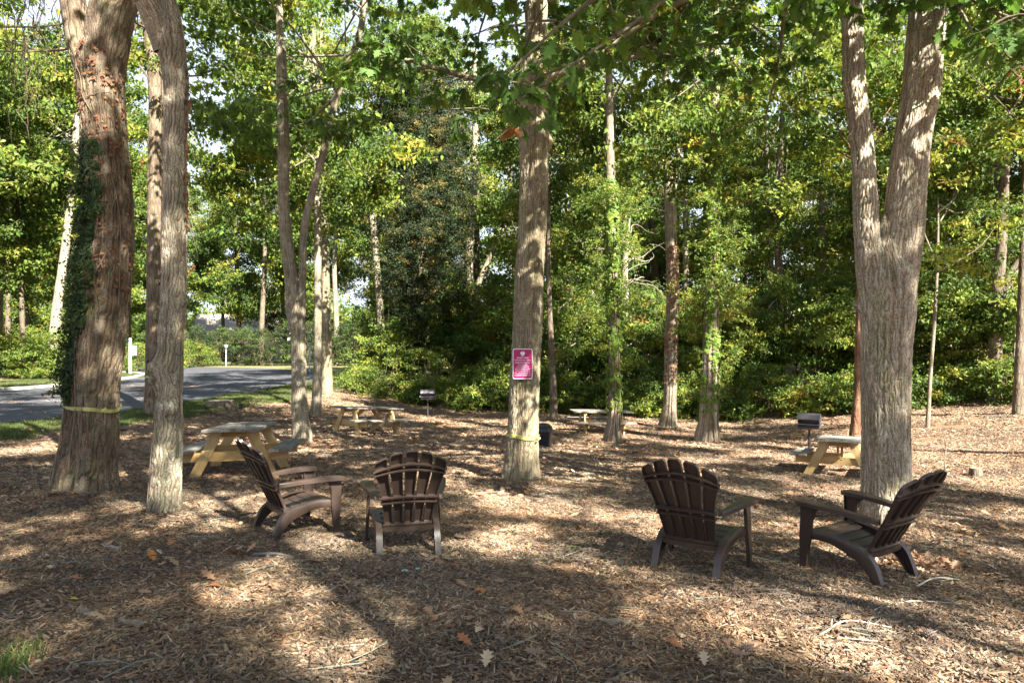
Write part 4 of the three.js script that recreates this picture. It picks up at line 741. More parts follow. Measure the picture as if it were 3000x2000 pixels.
// ------------------------------------------------------------------ Adirondack chairs
const PLASTIC = std({ color: lin(0.052, 0.034, 0.026), roughness: 0.36 });
const chairParts = (() => {
  const P = [];
  const W = (v) => lerp(lerp(0.205, 0.232, ss(0, 0.4, v)), 0.305, ss(0.3, 0.9, v));
  const backP = (u, v, w) => { // u metres across, v 0..1 up the back, w metres to the rear
    const c = Math.cos(0.5), s = Math.sin(0.5);
    v *= 1 - 0.13 * Math.pow(u / 0.305, 2) * ss(0.5, 1, v);
    const y = 0.235 + 0.685 * v, z = -0.165 - 0.435 * Math.pow(Math.max(0, v), 1.08) + 0.55 * u * u * (0.4 + 0.6 * v);
    return V(u, y - w * s, z - w * c);
  };
  const tops = [0.985, 0.995, 1.0, 0.995, 0.985];
  for (let i = 0; i < 5; i++) {
    const st = [], vs = [], top = tops[i];
    for (let k = 0; k <= 16; k++) vs.push(k / 16 * (top - 0.03));
    vs.push(top - 0.018, top - 0.007, top - 0.0065, top);
    vs.forEach((v, k) => {
      const f = (i - 2) * 0.4, half = 0.2 * W(v) - 0.0055 - 0.006 * v * v * v, cap = k >= vs.length - 2, tip = v > top - 0.02 ? 1 - 0.22 * ss(top - 0.025, top, v) : 1, h = half * tip, u0 = f * W(v), D = 0.026, T = cap ? D - 0.001 : 0.0045, E = 0.007;
      const slope = (u) => -0.05 * Math.pow((u) / 0.3, 2) * ss(0.86, 0.99, v / top) * 0.4;
      st.push([[-h, 0], [h, 0], [h, D], [h - E, D], [h - E, T], [-h + E, T], [-h + E, D], [-h, D]].map(([u, w]) => backP(u0 + u, v + slope(u0 + u), w)));
    });
    P.push(['back_slat', loft(st, 0.5)]);
  }
  for (const [v0, arch, tall] of [[0.845, 0.03, 0.016], [0.775, 0.03, 0.016], [0.42, 0.02, 0.018], [0.355, 0.02, 0.014], [0.03, 0.0, 0.05]]) {
    const st = [];
    for (let k = 0; k <= 24; k++) { const q = k / 24 * 2 - 1, v = v0 - arch * q * q, u = q * (W(v) + 0.004), a = tall / 0.7 / 2; st.push([[v - a, 0.0052], [v + a, 0.0052], [v + a * 0.8, 0.04], [v - a * 0.8, 0.04]].map(([vv, w]) => backP(u, vv, w))); }
    P.push(['back_rail', loft(st, 0.5)]);
  }
  // seat slats along a dished curve
  const seat = (s) => { const z = 0.285 - 0.45 * s, y = 0.352 - 0.135 * Math.pow(s, 1.15) - 0.03 * Math.pow(1 - s, 8); return V(0, y, z); };
  for (let i = 0; i < 5; i++) {
    const st = [], a = i / 5 + 0.008, b = (i + 1) / 5 - 0.010;
    for (let k = 0; k <= 6; k++) { const p = seat(lerp(a, b, k / 6)), half = 0.262 - 0.03 * lerp(a, b, k / 6), c = k === 0 || k === 6 ? 0.004 : 0; st.push([V(-half, p.y - 0.012, p.z), V(half, p.y - 0.012, p.z), V(half, p.y - c, p.z), V(-half, p.y - c, p.z)]); }
    P.push(['seat_slat', loft(st, 0.5)]);
  }
  { const st = []; for (let k = 0; k <= 12; k++) { const q = k / 12 * 2 - 1, x = q * 0.275; st.push([V(x, 0.265 - 0.012 * (1 - q * q), 0.29), V(x, 0.325, 0.293), V(x, 0.325, 0.275), V(x, 0.265 - 0.012 * (1 - q * q), 0.272)]); } P.push(['front_apron', loft(st, 0.5)]); }
  { const st = []; for (let k = 0; k <= 12; k++) { const q = k / 12 * 2 - 1, x = q * 0.235; st.push([V(x, 0.195 + 0.012 * q * q, -0.205), V(x, 0.235, -0.21), V(x, 0.235, -0.19), V(x, 0.195 + 0.012 * q * q, -0.185)]); } P.push(['rear_apron', loft(st, 0.5)]); }
  for (const s of [-1, 1]) {
    // side rail running into the rear leg
    const path = [[0.30, 0.305, 0.272, 0.07], [0.27, 0.298, 0.10, 0.075], [0.262, 0.262, -0.03, 0.085], [0.255, 0.225, -0.13, 0.105], [0.252, 0.165, -0.205, 0.10], [0.252, 0.08, -0.255, 0.075], [0.255, -0.012, -0.295, 0.055]];
    const c = new THREE.CatmullRomCurve3(path.map(([x, y, z]) => V(s * x, y, z)), false, 'centripetal'), st = [];
    for (let k = 0; k <= 26; k++) {
      const t = k / 26, p = c.getPoint(t), g = c.getTangent(t), f = t * (path.length - 1), q = Math.min(path.length - 2, Math.floor(f)), hh = lerp(path[q][3], path[q + 1][3], f - q) / 2, n = V(0, g.z, -g.y).normalize(), w = 0.019, wi = 0.034;
      const o = V(s, 0, 0), at = (a, b) => p.clone().addScaledVector(n, a).addScaledVector(o, b);
      st.push([at(-hh, -wi), at(-hh, w), at(-hh * 0.5, w + 0.006), at(hh * 0.6, w + 0.006), at(hh, w), at(hh, -wi), at(hh - 0.009, -wi), at(hh - 0.009, w - 0.008), at(-hh + 0.009, w - 0.008), at(-hh + 0.009, -wi)]);
    }
    P.push(['rear_leg', loft(st, 0.6)]);
    // front leg: a tapered channel
    const fl = [];
    for (let k = 0; k <= 10; k++) {
      const t = k / 10, y = lerp(0.552, -0.012, t), x = s * lerp(0.322, 0.352, t), z = lerp(0.262, 0.295, t), a = lerp(0.062, 0.026, Math.pow(t, 0.85)) * (1 + 0.18 * Math.exp(-Math.pow((t - 0.45) / 0.12, 2))), b = 0.028;
      fl.push([[-a, 0], [a, 0], [a, -b], [a - 0.008, -b], [a - 0.008, -0.007], [-a + 0.008, -0.007], [-a + 0.008, -b], [-a, -b]].map(([zz, xx]) => V(x + s * xx, y, z + zz)));
    }
    P.push(['front_leg', loft(fl, 0.5)]);
    // arm: a paddle with a turned-down rim
    const arm = [], mids = [[0.268, 0.508, -0.30, 0.018], [0.278, 0.518, -0.22, 0.026], [0.298, 0.535, -0.1, 0.038], [0.318, 0.552, 0.05, 0.050], [0.33, 0.562, 0.2, 0.058], [0.333, 0.563, 0.28, 0.059], [0.334, 0.561, 0.325, 0.052], [0.334, 0.558, 0.348, 0.036], [0.334, 0.555, 0.357, 0.018]];
    for (const [x, y, z, a] of mids) arm.push([[-a, 0.006], [-a * 0.8, 0.012], [a * 0.8, 0.012], [a, 0.006], [a, -0.026], [a - 0.006, -0.026], [a - 0.008, 0.002], [-a + 0.008, 0.002], [-a + 0.006, -0.026], [-a, -0.026]].map(([xx, yy]) => V(s * x + xx, y + yy, z)));
    P.push(['armrest', loft(arm, 0.5)]);
    // gusset between front leg and arm
    const gs = [[0.2, 0.53], [0.135, 0.53], [0.185, 0.50], [0.204, 0.44]].map(([z, y]) => [z, y]);
    P.push(['bracket', loft([gs.map(([z, y]) => V(s * 0.312, y, z)), gs.map(([z, y]) => V(s * 0.326, y, z))], 0.3)]);
  }
  return P;
})();
function chair(x, d, heading, label, size = 1, tilt = 0) { // heading: degrees right of straight away from the camera
  const a = heading * Math.PI / 180, f = V(Math.sin(a), 0, -Math.cos(a));
  const t = thing('adirondack_chair', label, 'chair', [x, 0, -d], Math.atan2(f.x, f.z), 'brown plastic chairs round the clearing'); t.scale.setScalar(size);
  const F = 0.295, B = -0.295, gf = ground(x + f.x * F, -d + f.z * F), gb = ground(x + f.x * B, -d + f.z * B);
  t.position.y = (gf + gb) / 2; t.rotation.order = 'YXZ'; t.rotation.x = -Math.atan2(gf - gb, F - B) + tilt;
  for (const [n, g] of chairParts) part(n, g, PLASTIC, t);
}
chair(-2.1, 6.55, 49, 'leftmost brown plastic chair, turned right beside the near picnic table', 0.96);
chair(-0.94, 6.05, -14, 'brown plastic chair second from left, seen from behind with sun on its armrests', 1.0);
chair(1.57, 5.78, 34, 'brown plastic chair third from left, seen from behind facing the clearing', 1.05);
chair(2.97, 5.80, -33, 'rightmost brown plastic chair, turned left in front of the big pale oak', 1.05);

// ------------------------------------------------------------------ picnic tables
const grain = (seed, base, dark, contrast) => texture(512, (u, v) => { const w = fbm(u * 4, v * 2, 4, 2, seed, 3), g = pnoise(u * 48 + w * 5, v * 2, 48, 2, seed + 5) + 0.5 * pnoise(u * 96 + w * 9, v * 4, 96, 4, seed + 9), k = clamp(0.5 + contrast * g + 0.3 * fbm(u * 5, v * 3, 5, 3, seed + 20, 3), 0, 1); return [0, 1, 2].map((i) => lerp(dark[i], base[i], k)); });
const greyTex = grain(71, [176, 172, 164], [112, 104, 94], 0.8), pineTex = grain(83, [222, 200, 152], [192, 158, 106], 0.6);
const wood = (map, tint) => std({ map, bumpMap: map, bumpScale: 0.0015, roughness: 0.88, color: lin(...tint) });
const GREYWOOD = [wood(greyTex, [0.62, 0.62, 0.6]), wood(greyTex, [0.52, 0.5, 0.47]), wood(greyTex, [0.68, 0.66, 0.62])];
const PINE = [wood(pineTex, [0.74, 0.68, 0.58]), wood(pineTex, [0.66, 0.57, 0.45]), wood(pineTex, [0.66, 0.5, 0.36])];
const STEEL = std({ color: lin(0.3, 0.3, 0.3), roughness: 0.45, metalness: 0.8 });
function slanted(x0, y0, x1, y1, w, t) { // a board in the xy plane with horizontal end cuts, thickness along z
  const k = w / 2 / Math.sin(Math.atan2(Math.abs(y1 - y0), Math.abs(x1 - x0)));
  const ring = (z) => [V(x0 - k, y0, z), V(x0 + k, y0, z), V(x1 + k, y1, z), V(x1 - k, y1, z)];
  const g = loft([ring(-t / 2), ring(t / 2)], 0.3), p = g.attributes.position, uv = g.attributes.uv, dx = x1 - x0, dy = y1 - y0, L = Math.hypot(dx, dy);
  for (let i = 0; i < p.count; i++) { const a = p.getX(i) - x0, b = p.getY(i) - y0; uv.setXY(i, (a * dy - b * dx) / L + p.getZ(i), (a * dx + b * dy) / L); }
  return g;
}
function picnicTable(x, d, heading, label, seed, tone) {
  const t = thing('picnic_table', label, 'picnic table', [x, 0, -d], -heading * Math.PI / 180, 'wooden picnic tables'), r = rng(seed), L = 1.83;
  const a = heading * Math.PI / 180, e = V(Math.sin(a), 0, -Math.cos(a)), gf = ground(x + e.x * 0.6, -d + e.z * 0.6), gb = ground(x - e.x * 0.6, -d - e.z * 0.6);
  t.position.y = (gf + gb) / 2 - 0.045; t.rotation.order = 'YXZ'; t.rotation.x = Math.atan2(gf - gb, 1.2);
  const G = () => GREYWOOD[Math.floor(r() * 3)], put = (n, g, m, px, py, pz, ry = 0, rz = 0) => { const q = part(n, g, m, t); q.position.set(px, py, pz); q.rotation.set(0, ry, rz); return q; };
  for (let k = 0; k < 5; k++) put('table_plank', board(0.14, 0.038, L), G(), (k - 2) * 0.146, 0.722 + 0.003 * (r() - 0.5), 0.012 * (r() - 0.5));
  for (const s of [-1, 1]) for (let k = 0; k < 2; k++) put('bench_plank', board(0.138, 0.038, L), G(), s * (0.585 + k * 0.145), 0.437 + 0.003 * (r() - 0.5), 0.012 * (r() - 0.5));
  for (const z of [-0.58, 0.58]) {
    const zi = z - Math.sign(z) * 0.042;
    for (const s of [-1, 1]) { part('leg', slanted(s * 0.55, 0, s * 0.215, 0.70, 0.138, 0.038), PINE[r() < 0.75 ? 0 : 1], t).position.z = z; }
    const beam = part('bench_support', slanted(0, 0, 0, 1.46, 0.138, 0.038), PINE[1], t); beam.rotation.z = Math.PI / 2; beam.position.set(0.73, 0.347, zi);
    const cl = part('top_cleat', board(0.086, 0.036, 0.66), PINE[2], t); cl.rotation.set(0, Math.PI / 2, 0); cl.position.set(0, 0.656, zi); cl.rotation.z = Math.PI / 2; cl.rotation.order = 'YXZ';
    for (const s of [-1, 1]) for (const [bx, by] of [[0.375, 0.35], [0.26, 0.62]]) { const b = part('bolt', new THREE.CylinderGeometry(0.014, 0.014, 0.012, 10).rotateX(Math.PI / 2), STEEL, t); b.position.set(s * bx, by, z + Math.sign(z) * 0.022); }
    const br = part('brace', slanted(0, 0, 0.34, 0.325, 0.085, 0.036), PINE[2], t); br.rotation.y = z > 0 ? Math.PI / 2 : -Math.PI / 2; br.position.set(z > 0 ? 0.05 : -0.05, 0.376, zi - Math.sign(z) * 0.03);
  }
}
picnicTable(-4.02, 10.15, -11, 'weathered picnic table left of the chairs, nearest of the four', 1);
picnicTable(-3.80, 17.7, 42, 'picnic table standing askew in front of the left grill', 2);
picnicTable(2.72, 20.9, 84, 'farthest picnic table seen side on behind the ivy trunk', 3);
picnicTable(6.2, 12.9, 28, 'sunlit picnic table partly hidden by the big pale oak', 4);

// ------------------------------------------------------------------ pedestal grills
function grill(x, d, turn, label, H) {
  const t = thing('park_grill', label, 'grill', [x, ground(x, -d) - 0.02, -d], turn, 'black pedestal grills'), y0 = H - 0.37, W = 0.5;
  const IRON = std({ color: lin(0.035, 0.033, 0.034), roughness: 0.5, metalness: 0.2 }), LID = std({ color: lin(0.17, 0.145, 0.145), roughness: 0.42, metalness: 0.4 }), RUST = std({ color: lin(0.42, 0.09, 0.06), roughness: 0.6 });
  part('post', new THREE.CylinderGeometry(0.03, 0.032, y0 + 0.02, 16).translate(0, y0 / 2, 0), IRON, t);
  part('collar', new THREE.CylinderGeometry(0.042, 0.042, 0.07, 16).translate(0, y0 - 0.035, 0), IRON, t);
  const plate = part('warning_plate', board(0.075, 0.045, 0.006), RUST, t); plate.position.set(0, y0 - 0.03, 0.046);
  const prof = []; const D = 0.38;
  for (let k = 0; k <= 14; k++) { const a = Math.PI * k / 14; prof.push([-Math.cos(a) * D / 2, 0.2 + Math.sin(a) * 0.17]); }
  const side = [...prof.map(([z, y]) => [z, y]), [D / 2, 0], [-D / 2, 0]];
  for (const s of [-1, 1]) part('side_panel', loft([side.map(([z, y]) => V(s * W / 2, y0 + y, z)), side.map(([z, y]) => V(s * (W / 2 - 0.006), y0 + y, z))], 0.4), LID, t);
  // hood: from the back bottom over the top to just above the opening
  const hood = []; hood.push([-D / 2, 0.0]); for (const [z, y] of prof) if (z < 0.172) hood.push([z, y]); hood.push([0.184, 0.225]);
  part('hood', loft([-1, 1].map((s) => [...hood.map(([z, y]) => V(s * (W / 2 + 0.012), y0 + y, z)), ...hood.slice().reverse().map(([z, y]) => V(s * (W / 2 + 0.012), y0 + (y - 0.2) * 0.975 + 0.2, z * 0.975))]), 0.5), LID, t);
  part('tray', board(W - 0.02, 0.012, D - 0.02).clone().translate(0, y0 + 0.008, 0), IRON, t);
  part('front_lip', board(W, 0.05, 0.008).clone().translate(0, y0 + 0.026, D / 2), IRON, t);
  for (let k = 0; k < 13; k++) part('grate_bar', board(0.01, 0.01, D - 0.03).clone(), IRON, t).position.set(-W / 2 + 0.03 + k * 0.0365, y0 + 0.11, 0);
  part('grate_rail', board(W + 0.09, 0.014, 0.014), STEEL, t).position.set(0, y0 + 0.105, D / 2 + 0.012);
  for (const s of [-1, 1]) for (const z of [D / 2 - 0.03, -D / 2 + 0.05]) part('grate_handle', new THREE.CylinderGeometry(0.008, 0.008, 0.06, 8).rotateZ(Math.PI / 2), STEEL, t).position.set(s * (W / 2 + 0.03), y0 + (z > 0 ? 0.115 : 0.25), z);
  for (let k = 0; k < 4; k++) part('slot', board(0.008, 0.028, 0.05), IRON, t).position.set(W / 2 + 0.001, y0 + 0.06 + k * 0.045, D / 2 - 0.05);
}
grill(7.5, 17.2, -0.55, 'park grill on a post behind the sunlit picnic table', 1.0);
grill(-3.14, 25.4, 0.12, 'park grill on a post in shade at the back of the clearing', 1.07);

// ------------------------------------------------------------------ black bin behind the sign tree
{
  const x = 0.70, d = 16.3, t = thing('storage_bin', 'black plastic bin with a domed lid behind the tree with the sign', 'bin', [x, ground(x, -d) - 0.01, -d], -0.2);
  const BLACK = std({ color: lin(0.018, 0.018, 0.02), roughness: 0.35 }), st = [];
  const ring = (y, a, b, c) => { const o = []; for (const [sx, sz] of [[1, 1], [-1, 1], [-1, -1], [1, -1]]) for (let k = 0; k <= 3; k++) { const w = Math.PI / 2 * (k / 3) + (sx > 0 ? (sz > 0 ? 0 : 1.5 * Math.PI) : (sz > 0 ? 0.5 * Math.PI : Math.PI)); o.push(V(sx * (a - c) + c * Math.cos(w), y, sz * (b - c) + c * Math.sin(w))); } return o; };
  part('body', loft([ring(0, 0.22, 0.22, 0.04), ring(0.36, 0.235, 0.235, 0.04), ring(0.365, 0.245, 0.245, 0.04), ring(0.39, 0.245, 0.245, 0.04)], 0.5), BLACK, t);
  for (let k = 0; k <= 8; k++) { const a = k / 8 * Math.PI / 2; st.push(ring(0.395 + 0.17 * Math.sin(a), 0.25 * Math.max(0.35, Math.cos(a * 0.8)), 0.25 * Math.max(0.42, Math.cos(a * 0.75)), 0.05)); }
  part('lid', loft(st, 0.9), BLACK, t);
  const VENT = std({ color: lin(0.006, 0.006, 0.006), roughness: 0.8 });
  for (const cx of [-0.11, 0.11]) for (let k = 0; k < 4; k++) { const v = part('vent', board(0.13, 0.022, 0.03), VENT, t); v.position.set(cx, 0.09 + k * 0.065, 0.222 + k * 0.0025); v.rotation.x = -0.3; }
}

// ------------------------------------------------------------------ sign
{
  const { w, x, d } = signTree, S = w.surf(1.74, Math.PI / 2 + 0.1, 0.02), gyv = ground(x, -d);
  const cv = document.createElement('canvas'); cv.width = 682; cv.height = 1024; const c = cv.getContext('2d');
  c.fillStyle = '#f0e4e4'; c.fillRect(0, 0, 682, 1024); c.fillStyle = '#b3005f';
  const rr = (X, Y, W, H, R) => { c.beginPath(); c.moveTo(X + R, Y); c.arcTo(X + W, Y, X + W, Y + H, R); c.arcTo(X + W, Y + H, X, Y + H, R); c.arcTo(X, Y + H, X, Y, R); c.arcTo(X, Y, X + W, Y, R); c.closePath(); c.fill(); };
  rr(26, 26, 630, 972, 60);
  c.fillStyle = '#f6e6ea'; c.textAlign = 'center';
  c.beginPath(); c.ellipse(341, 165, 66, 50, 0, 0, TAU); c.fill(); for (const [ex, ey] of [[285, 150], [397, 150], [310, 125], [372, 125], [300, 190], [382, 190]]) { c.beginPath(); c.arc(ex, ey, 26, 0, TAU); c.fill(); }
  c.beginPath(); c.moveTo(330, 200); c.lineTo(352, 200); c.lineTo(360, 240); c.lineTo(415, 254); c.lineTo(268, 254); c.lineTo(322, 240); c.closePath(); c.fill();
  const line = (s, y, px, wmax) => { c.font = `bold ${px}px sans-serif`; const k = Math.min(1, wmax / c.measureText(s).width); c.save(); c.translate(341, y); c.scale(k, 1); c.fillText(s, 0, 0); c.restore(); };
  line('PICNIC AREA', 340, 74, 400); line('OPEN FROM 9AM TO 8PM', 408, 52, 560); c.fillRect(70, 436, 542, 6);
  ['RESERVED FOR RESIDENTS ONLY', 'NO PETS ALLOWED', 'NO ALCOHOL BEVERAGES', 'CLEAN UP AREA WHEN LEAVING', 'PLACE TRASH IN RECEPTACLE', 'MAKE SURE FIRE COALS ARE OUT'].forEach((s, i) => line(s, 496 + i * 66, 42, [540, 320, 430, 520, 490, 545][i]));
  c.fillRect(70, 852, 542, 6); line('EMERGENCY NUMBER 911', 924, 56, 560);
  const map = new THREE.CanvasTexture(cv); map.colorSpace = THREE.SRGBColorSpace;
  const t = thing('picnic_area_sign', 'magenta sign with white lettering fixed to the middle oak', 'sign', [x + S.p.x - 0.02, gyv + 1.735, -d + S.p.z + 0.02], 0.03);
  const hw = 0.146, hh = 0.222, R = 0.03, sh = new THREE.Shape(); sh.moveTo(-hw + R, -hh); sh.lineTo(hw - R, -hh); sh.absarc(hw - R, -hh + R, R, -Math.PI / 2, 0); sh.lineTo(hw, hh - R); sh.absarc(hw - R, hh - R, R, 0, Math.PI / 2); sh.lineTo(-hw + R, hh); sh.absarc(-hw + R, hh - R, R, Math.PI / 2, Math.PI); sh.lineTo(-hw, -hh + R); sh.absarc(-hw + R, -hh + R, R, Math.PI, 1.5 * Math.PI);
  part('panel', new THREE.ExtrudeGeometry(sh, { depth: 0.003, bevelEnabled: false, curveSegments: 8 }), std({ color: lin(0.5, 0.5, 0.5), roughness: 0.4, metalness: 0.6 }), t);
  const fg = new THREE.ShapeGeometry(sh, 8), p = fg.attributes.position; for (let i = 0; i < p.count; i++) fg.attributes.uv.setXY(i, (p.getX(i) + hw) / (2 * hw), (p.getY(i) + hh) / (2 * hh));
  part('printed_face', fg.translate(0, 0, 0.0045), std({ map, roughness: 0.45, color: lin(0.85, 0.85, 0.85) }), t);
  for (const y of [0.185, -0.2]) part('bolt', new THREE.CylinderGeometry(0.006, 0.006, 0.03, 10).rotateX(Math.PI / 2), STEEL, t).position.set(0.003, y, -0.004);
  const nails = part('bracket', board(0.03, 0.36, 0.04), STEEL, t); nails.position.set(0, 0, -0.022);
}
// ------------------------------------------------------------------ lamp posts and the white post by the road
const WHITE = std({ color: lin(0.55, 0.56, 0.57), roughness: 0.5 });
function lampPost(x, d, h, label) {
  const t = thing('lamp_post', label, 'lamp post', [x, ground(x, -d) - 0.03, -d]);
  part('post', new THREE.CylinderGeometry(0.045, 0.055, h, 14).translate(0, h / 2, 0), WHITE, t);
  part('lamp_globe', new THREE.LatheGeometry([[0.05, 0], [0.11, 0.03], [0.15, 0.13], [0.13, 0.2], [0.0, 0.2]].map(([a, b]) => new THREE.Vector2(a, b)), 18).translate(0, h, 0), std({ color: lin(0.7, 0.7, 0.68), roughness: 0.3 }), t);
  part('cap', new THREE.LatheGeometry([[0.0, 0.3], [0.06, 0.27], [0.2, 0.21], [0.21, 0.19], [0.0, 0.19]].map(([a, b]) => new THREE.Vector2(a, b)), 18).translate(0, h + 0.012, 0), std({ color: lin(0.3, 0.32, 0.34), roughness: 0.5 }), t);
}
lampPost(-24.7, 58.9, 1.62, 'small white lamp post at the far end of the road');
lampPost(-14.2, 47.8, 1.8, 'white lamp post seen beside the double stemmed tree');
{
  const x = -24.57, d = 43.9, t = thing('sign_post', 'white post with a small board seen beside the thick oak', 'post', [x, ground(x, -d) - 0.03, -d]);
  part('post', board(0.12, 2.2, 0.12).clone().translate(0, 1.1, 0), WHITE, t);
  part('finial', new THREE.LatheGeometry([[0, 0.22], [0.08, 0.16], [0.1, 0.08], [0.06, 0.0], [0, 0]].map(([a, b]) => new THREE.Vector2(a, b)), 14).translate(0, 2.2, 0), WHITE, t);
  part('board', board(0.34, 0.6, 0.04).clone().translate(0.25, 1.6, 0.02), WHITE, t);
}
// ------------------------------------------------------------------ logs, stumps, dead stem
const CUT = std({ color: lin(0.2, 0.15, 0.1), roughness: 0.9 });
function log(x, d, len, rad, turn, label, seed, mat = BARK.far) {
  const t = thing('log', label, 'log', [x, ground(x, -d) + rad * 0.8, -d], turn);
  const w = trunk([[-len / 2, 0, rad], [0, 0.01, rad * 0.98], [len / 2, 0, rad * 0.93]].map(([a, b, c]) => [a, b, c, 0]), { seg: 28, rows: 24, amp: 0.014, flare: 0, seed });
  const bark = part('bark', w.g, mat, t); bark.position.y = 0;
  for (const s of [-1, 1]) { const e = part('cut_end', new THREE.CylinderGeometry(rad * 0.94, rad * 0.94, 0.02, 24).rotateZ(Math.PI / 2), CUT, t); e.position.set(s * (len / 2 - 0.005), 0, 0); }
}
log(-1.75, 30.6, 0.95, 0.24, 0.15, 'short pale log at the wood edge right of the left grill', 1, BARK.pale);
log(-0.45, 31.0, 1.0, 0.22, -0.1, 'dark log just left of the middle oak at the wood edge', 2);
log(-3.1, 33.2, 0.9, 0.26, 0.3, 'dark log behind the left grill', 3);
log(3.95, 30.6, 0.9, 0.22, 0.2, 'tan log end left of the far picnic table trunks', 4, BARK.red);
log(5.3, 31.4, 0.7, 0.3, 0.9, 'round tan log behind the far picnic table', 5, BARK.red);
function stump(x, d, rad, h, label, seed) {
  const t = thing('tree_stump', label, 'stump', [x, ground(x, -d), -d]);
  part('bark', trunk([[0, -0.05, rad * 1.15], [0, h * 0.5, rad * 1.02], [0, h, rad]], { seg: 36, rows: 60, amp: 0.014, flare: 0.25, seed }).g, BARK.far, t);
  part('cut_top', new THREE.CylinderGeometry(rad * 0.98, rad * 0.98, 0.02, 30).translate(0, h - 0.008, 0), CUT, t);
}
stump(-9.4, 22.0, 0.42, 0.24, 'low flat stump on the grass strip beside the road', 11);
stump(8.73, 12.84, 0.1, 0.16, 'small dark stump on the sunny mulch at right', 12);
{
  const x = 8.6, d = 13.6, t = thing('dead_sapling', 'thin crooked dead stem standing on the sunny mulch at right', 'stem', [x, ground(x, -d), -d]);
  part('stem', tube([V(0.05, -0.05, 0), V(0.0, 0.25, 0.03), V(0.06, 0.5, 0), V(-0.02, 0.75, 0.02), V(0.0, 1.0, 0)], [0.014, 0.011, 0.009, 0.005], 6, 24), VINEWOOD, t);
}

// ------------------------------------------------------------------ mulch chips, litter, grass
function chipPatch(seed, n, R) {
  const s = new Soup(), r = rng(seed), tones = [[0.27, 0.19, 0.115], [0.32, 0.235, 0.15], [0.17, 0.115, 0.07], [0.38, 0.29, 0.19], [0.1, 0.068, 0.045], [0.29, 0.175, 0.095], [0.22, 0.165, 0.11], [0.42, 0.33, 0.225], [0.2, 0.11, 0.06], [0.14, 0.1, 0.065], [0.24, 0.19, 0.14]];
  for (let i = 0; i < n; i++) {
    const a = r() * TAU, q = Math.sqrt(r()) * R, long = r() < 0.16 ? 1.9 : 1, L = (0.010 + 0.022 * r()) * long, W = long > 1 ? 0.0015 + 0.003 * r() : 0.003 + 0.0075 * r() * r(), T = 0.0012 + 0.0025 * r(), m = M4(V(Math.cos(a) * q, 0.002 + 0.02 * r() * r(), Math.sin(a) * q), Q((r() - 0.5) * 0.9, r() * TAU, (r() - 0.5) * 0.7), 1);
    const t = tones[Math.floor(r() * tones.length)], j = 0.8 + 0.4 * r(), col = t.map((k) => k * j), bend = (r() - 0.5) * 0.25 * L, p = (x, y, z) => V(x, y + bend * (z / L) * (z / L), z).applyMatrix4(m), w0 = W * (0.4 + 0.6 * r()), w1 = W * (0.4 + 0.6 * r()), sk = (r() - 0.5) * W;
    const A = [p(-w0 + sk, T, -L), p(w0 + sk, T, -L), p(W, T, 0), p(w1, T, L), p(-w1 * 0.6, T, L * 1.05), p(-W, T, 0)], B = [p(-w0 + sk, -T, -L), p(w0 + sk, -T, -L), p(W, -T, 0), p(w1, -T, L), p(-w1 * 0.6, -T, L * 1.05), p(-W, -T, 0)];
    s.quad(A[0], A[5], A[2], A[1], col); s.quad(A[5], A[4], A[3], A[2], col);
    for (let k = 0; k < 6; k++) s.quad(A[k], A[(k + 1) % 6], B[(k + 1) % 6], B[k], col);
  }
  return s.build();
}
const CHIP = std({ color: 0xffffff, roughness: 0.9, vertexColors: true, side: THREE.DoubleSide });
const inLawn = (x, z) => { const d = -z; let e = -100; for (let i = 0; i + 1 < LAWN_EDGE.length; i++) if (d >= LAWN_EDGE[i][1] && d < LAWN_EDGE[i + 1][1]) e = lerp(LAWN_EDGE[i][0], LAWN_EDGE[i + 1][0], (d - LAWN_EDGE[i][1]) / (LAWN_EDGE[i + 1][1] - LAWN_EDGE[i][1])); return x < e + 0.25 * n2(x * 1.3, z * 1.3, 3) * 2; };
const trunksAt = [[-4.96, 7.92, 0.42], [-3.47, 6.82, 0.19], [0.13, 10.22, 0.27], [4.33, 7.88, 0.31]];
{
  const patches = Array.from({ length: 6 }, (_, k) => chipPatch(4000 + k, 190, 0.19)), r = rng(4100), ms = patches.map(() => []), cs = patches.map(() => []);
  const lay = (d0, d1, density, sc0, sc1) => {
    const cells = (d1 - d0) / 0.5;
    for (let i = 0; i < cells; i++) { const da = d0 + i * 0.5, half = 0.78 * (da + 0.5) + 1.6, n = Math.round(half * 2 * 0.5 * density); for (let k = 0; k < n; k++) {
      const d = da + 0.5 * r(), x = (r() * 2 - 1) * half; if (inLawn(x, -d) && r() < 0.93) continue;
      const nrm = groundNormal(x, -d), q = new THREE.Quaternion().setFromUnitVectors(V(0, 1, 0), nrm).multiply(Q(0, r() * TAU, 0)), v = Math.floor(r() * patches.length), damp = ss(0.1, 0.17, n2(x * 0.8 + 3, d * 0.8, 41, 4)), bare = ss(0.16, 0.2, n2(x * 0.7 - 9, d * 0.7, 45, 4)), j = (0.78 + 0.34 * r()) * (1 - 0.32 * damp), warm = 1 + 0.1 * (r() - 0.5) + 0.12 * n2(x * 0.6, d * 0.6, 33);
      if (r() < bare * 0.6) continue;
      ms[v].push(M4(V(x, ground(x, -d) + 0.001, -d), q, lerp(sc0, sc1, r()))); cs[v].push(lin(j * warm * 0.96, j * 0.89, j / warm * 0.83));
    } }
  };
  lay(2, 9, 46, 0.9, 1.25); lay(9, 17, 22, 1.1, 1.5); lay(17, 34, 8, 1.4, 2.0);
  patches.forEach((g, k) => tag(stuff('mulch_chips', g, CHIP, ms[k], cs[k], scene), 'loose wood chip mulch strewn over the clearing', 'mulch', 'wood chip mulch'));
}
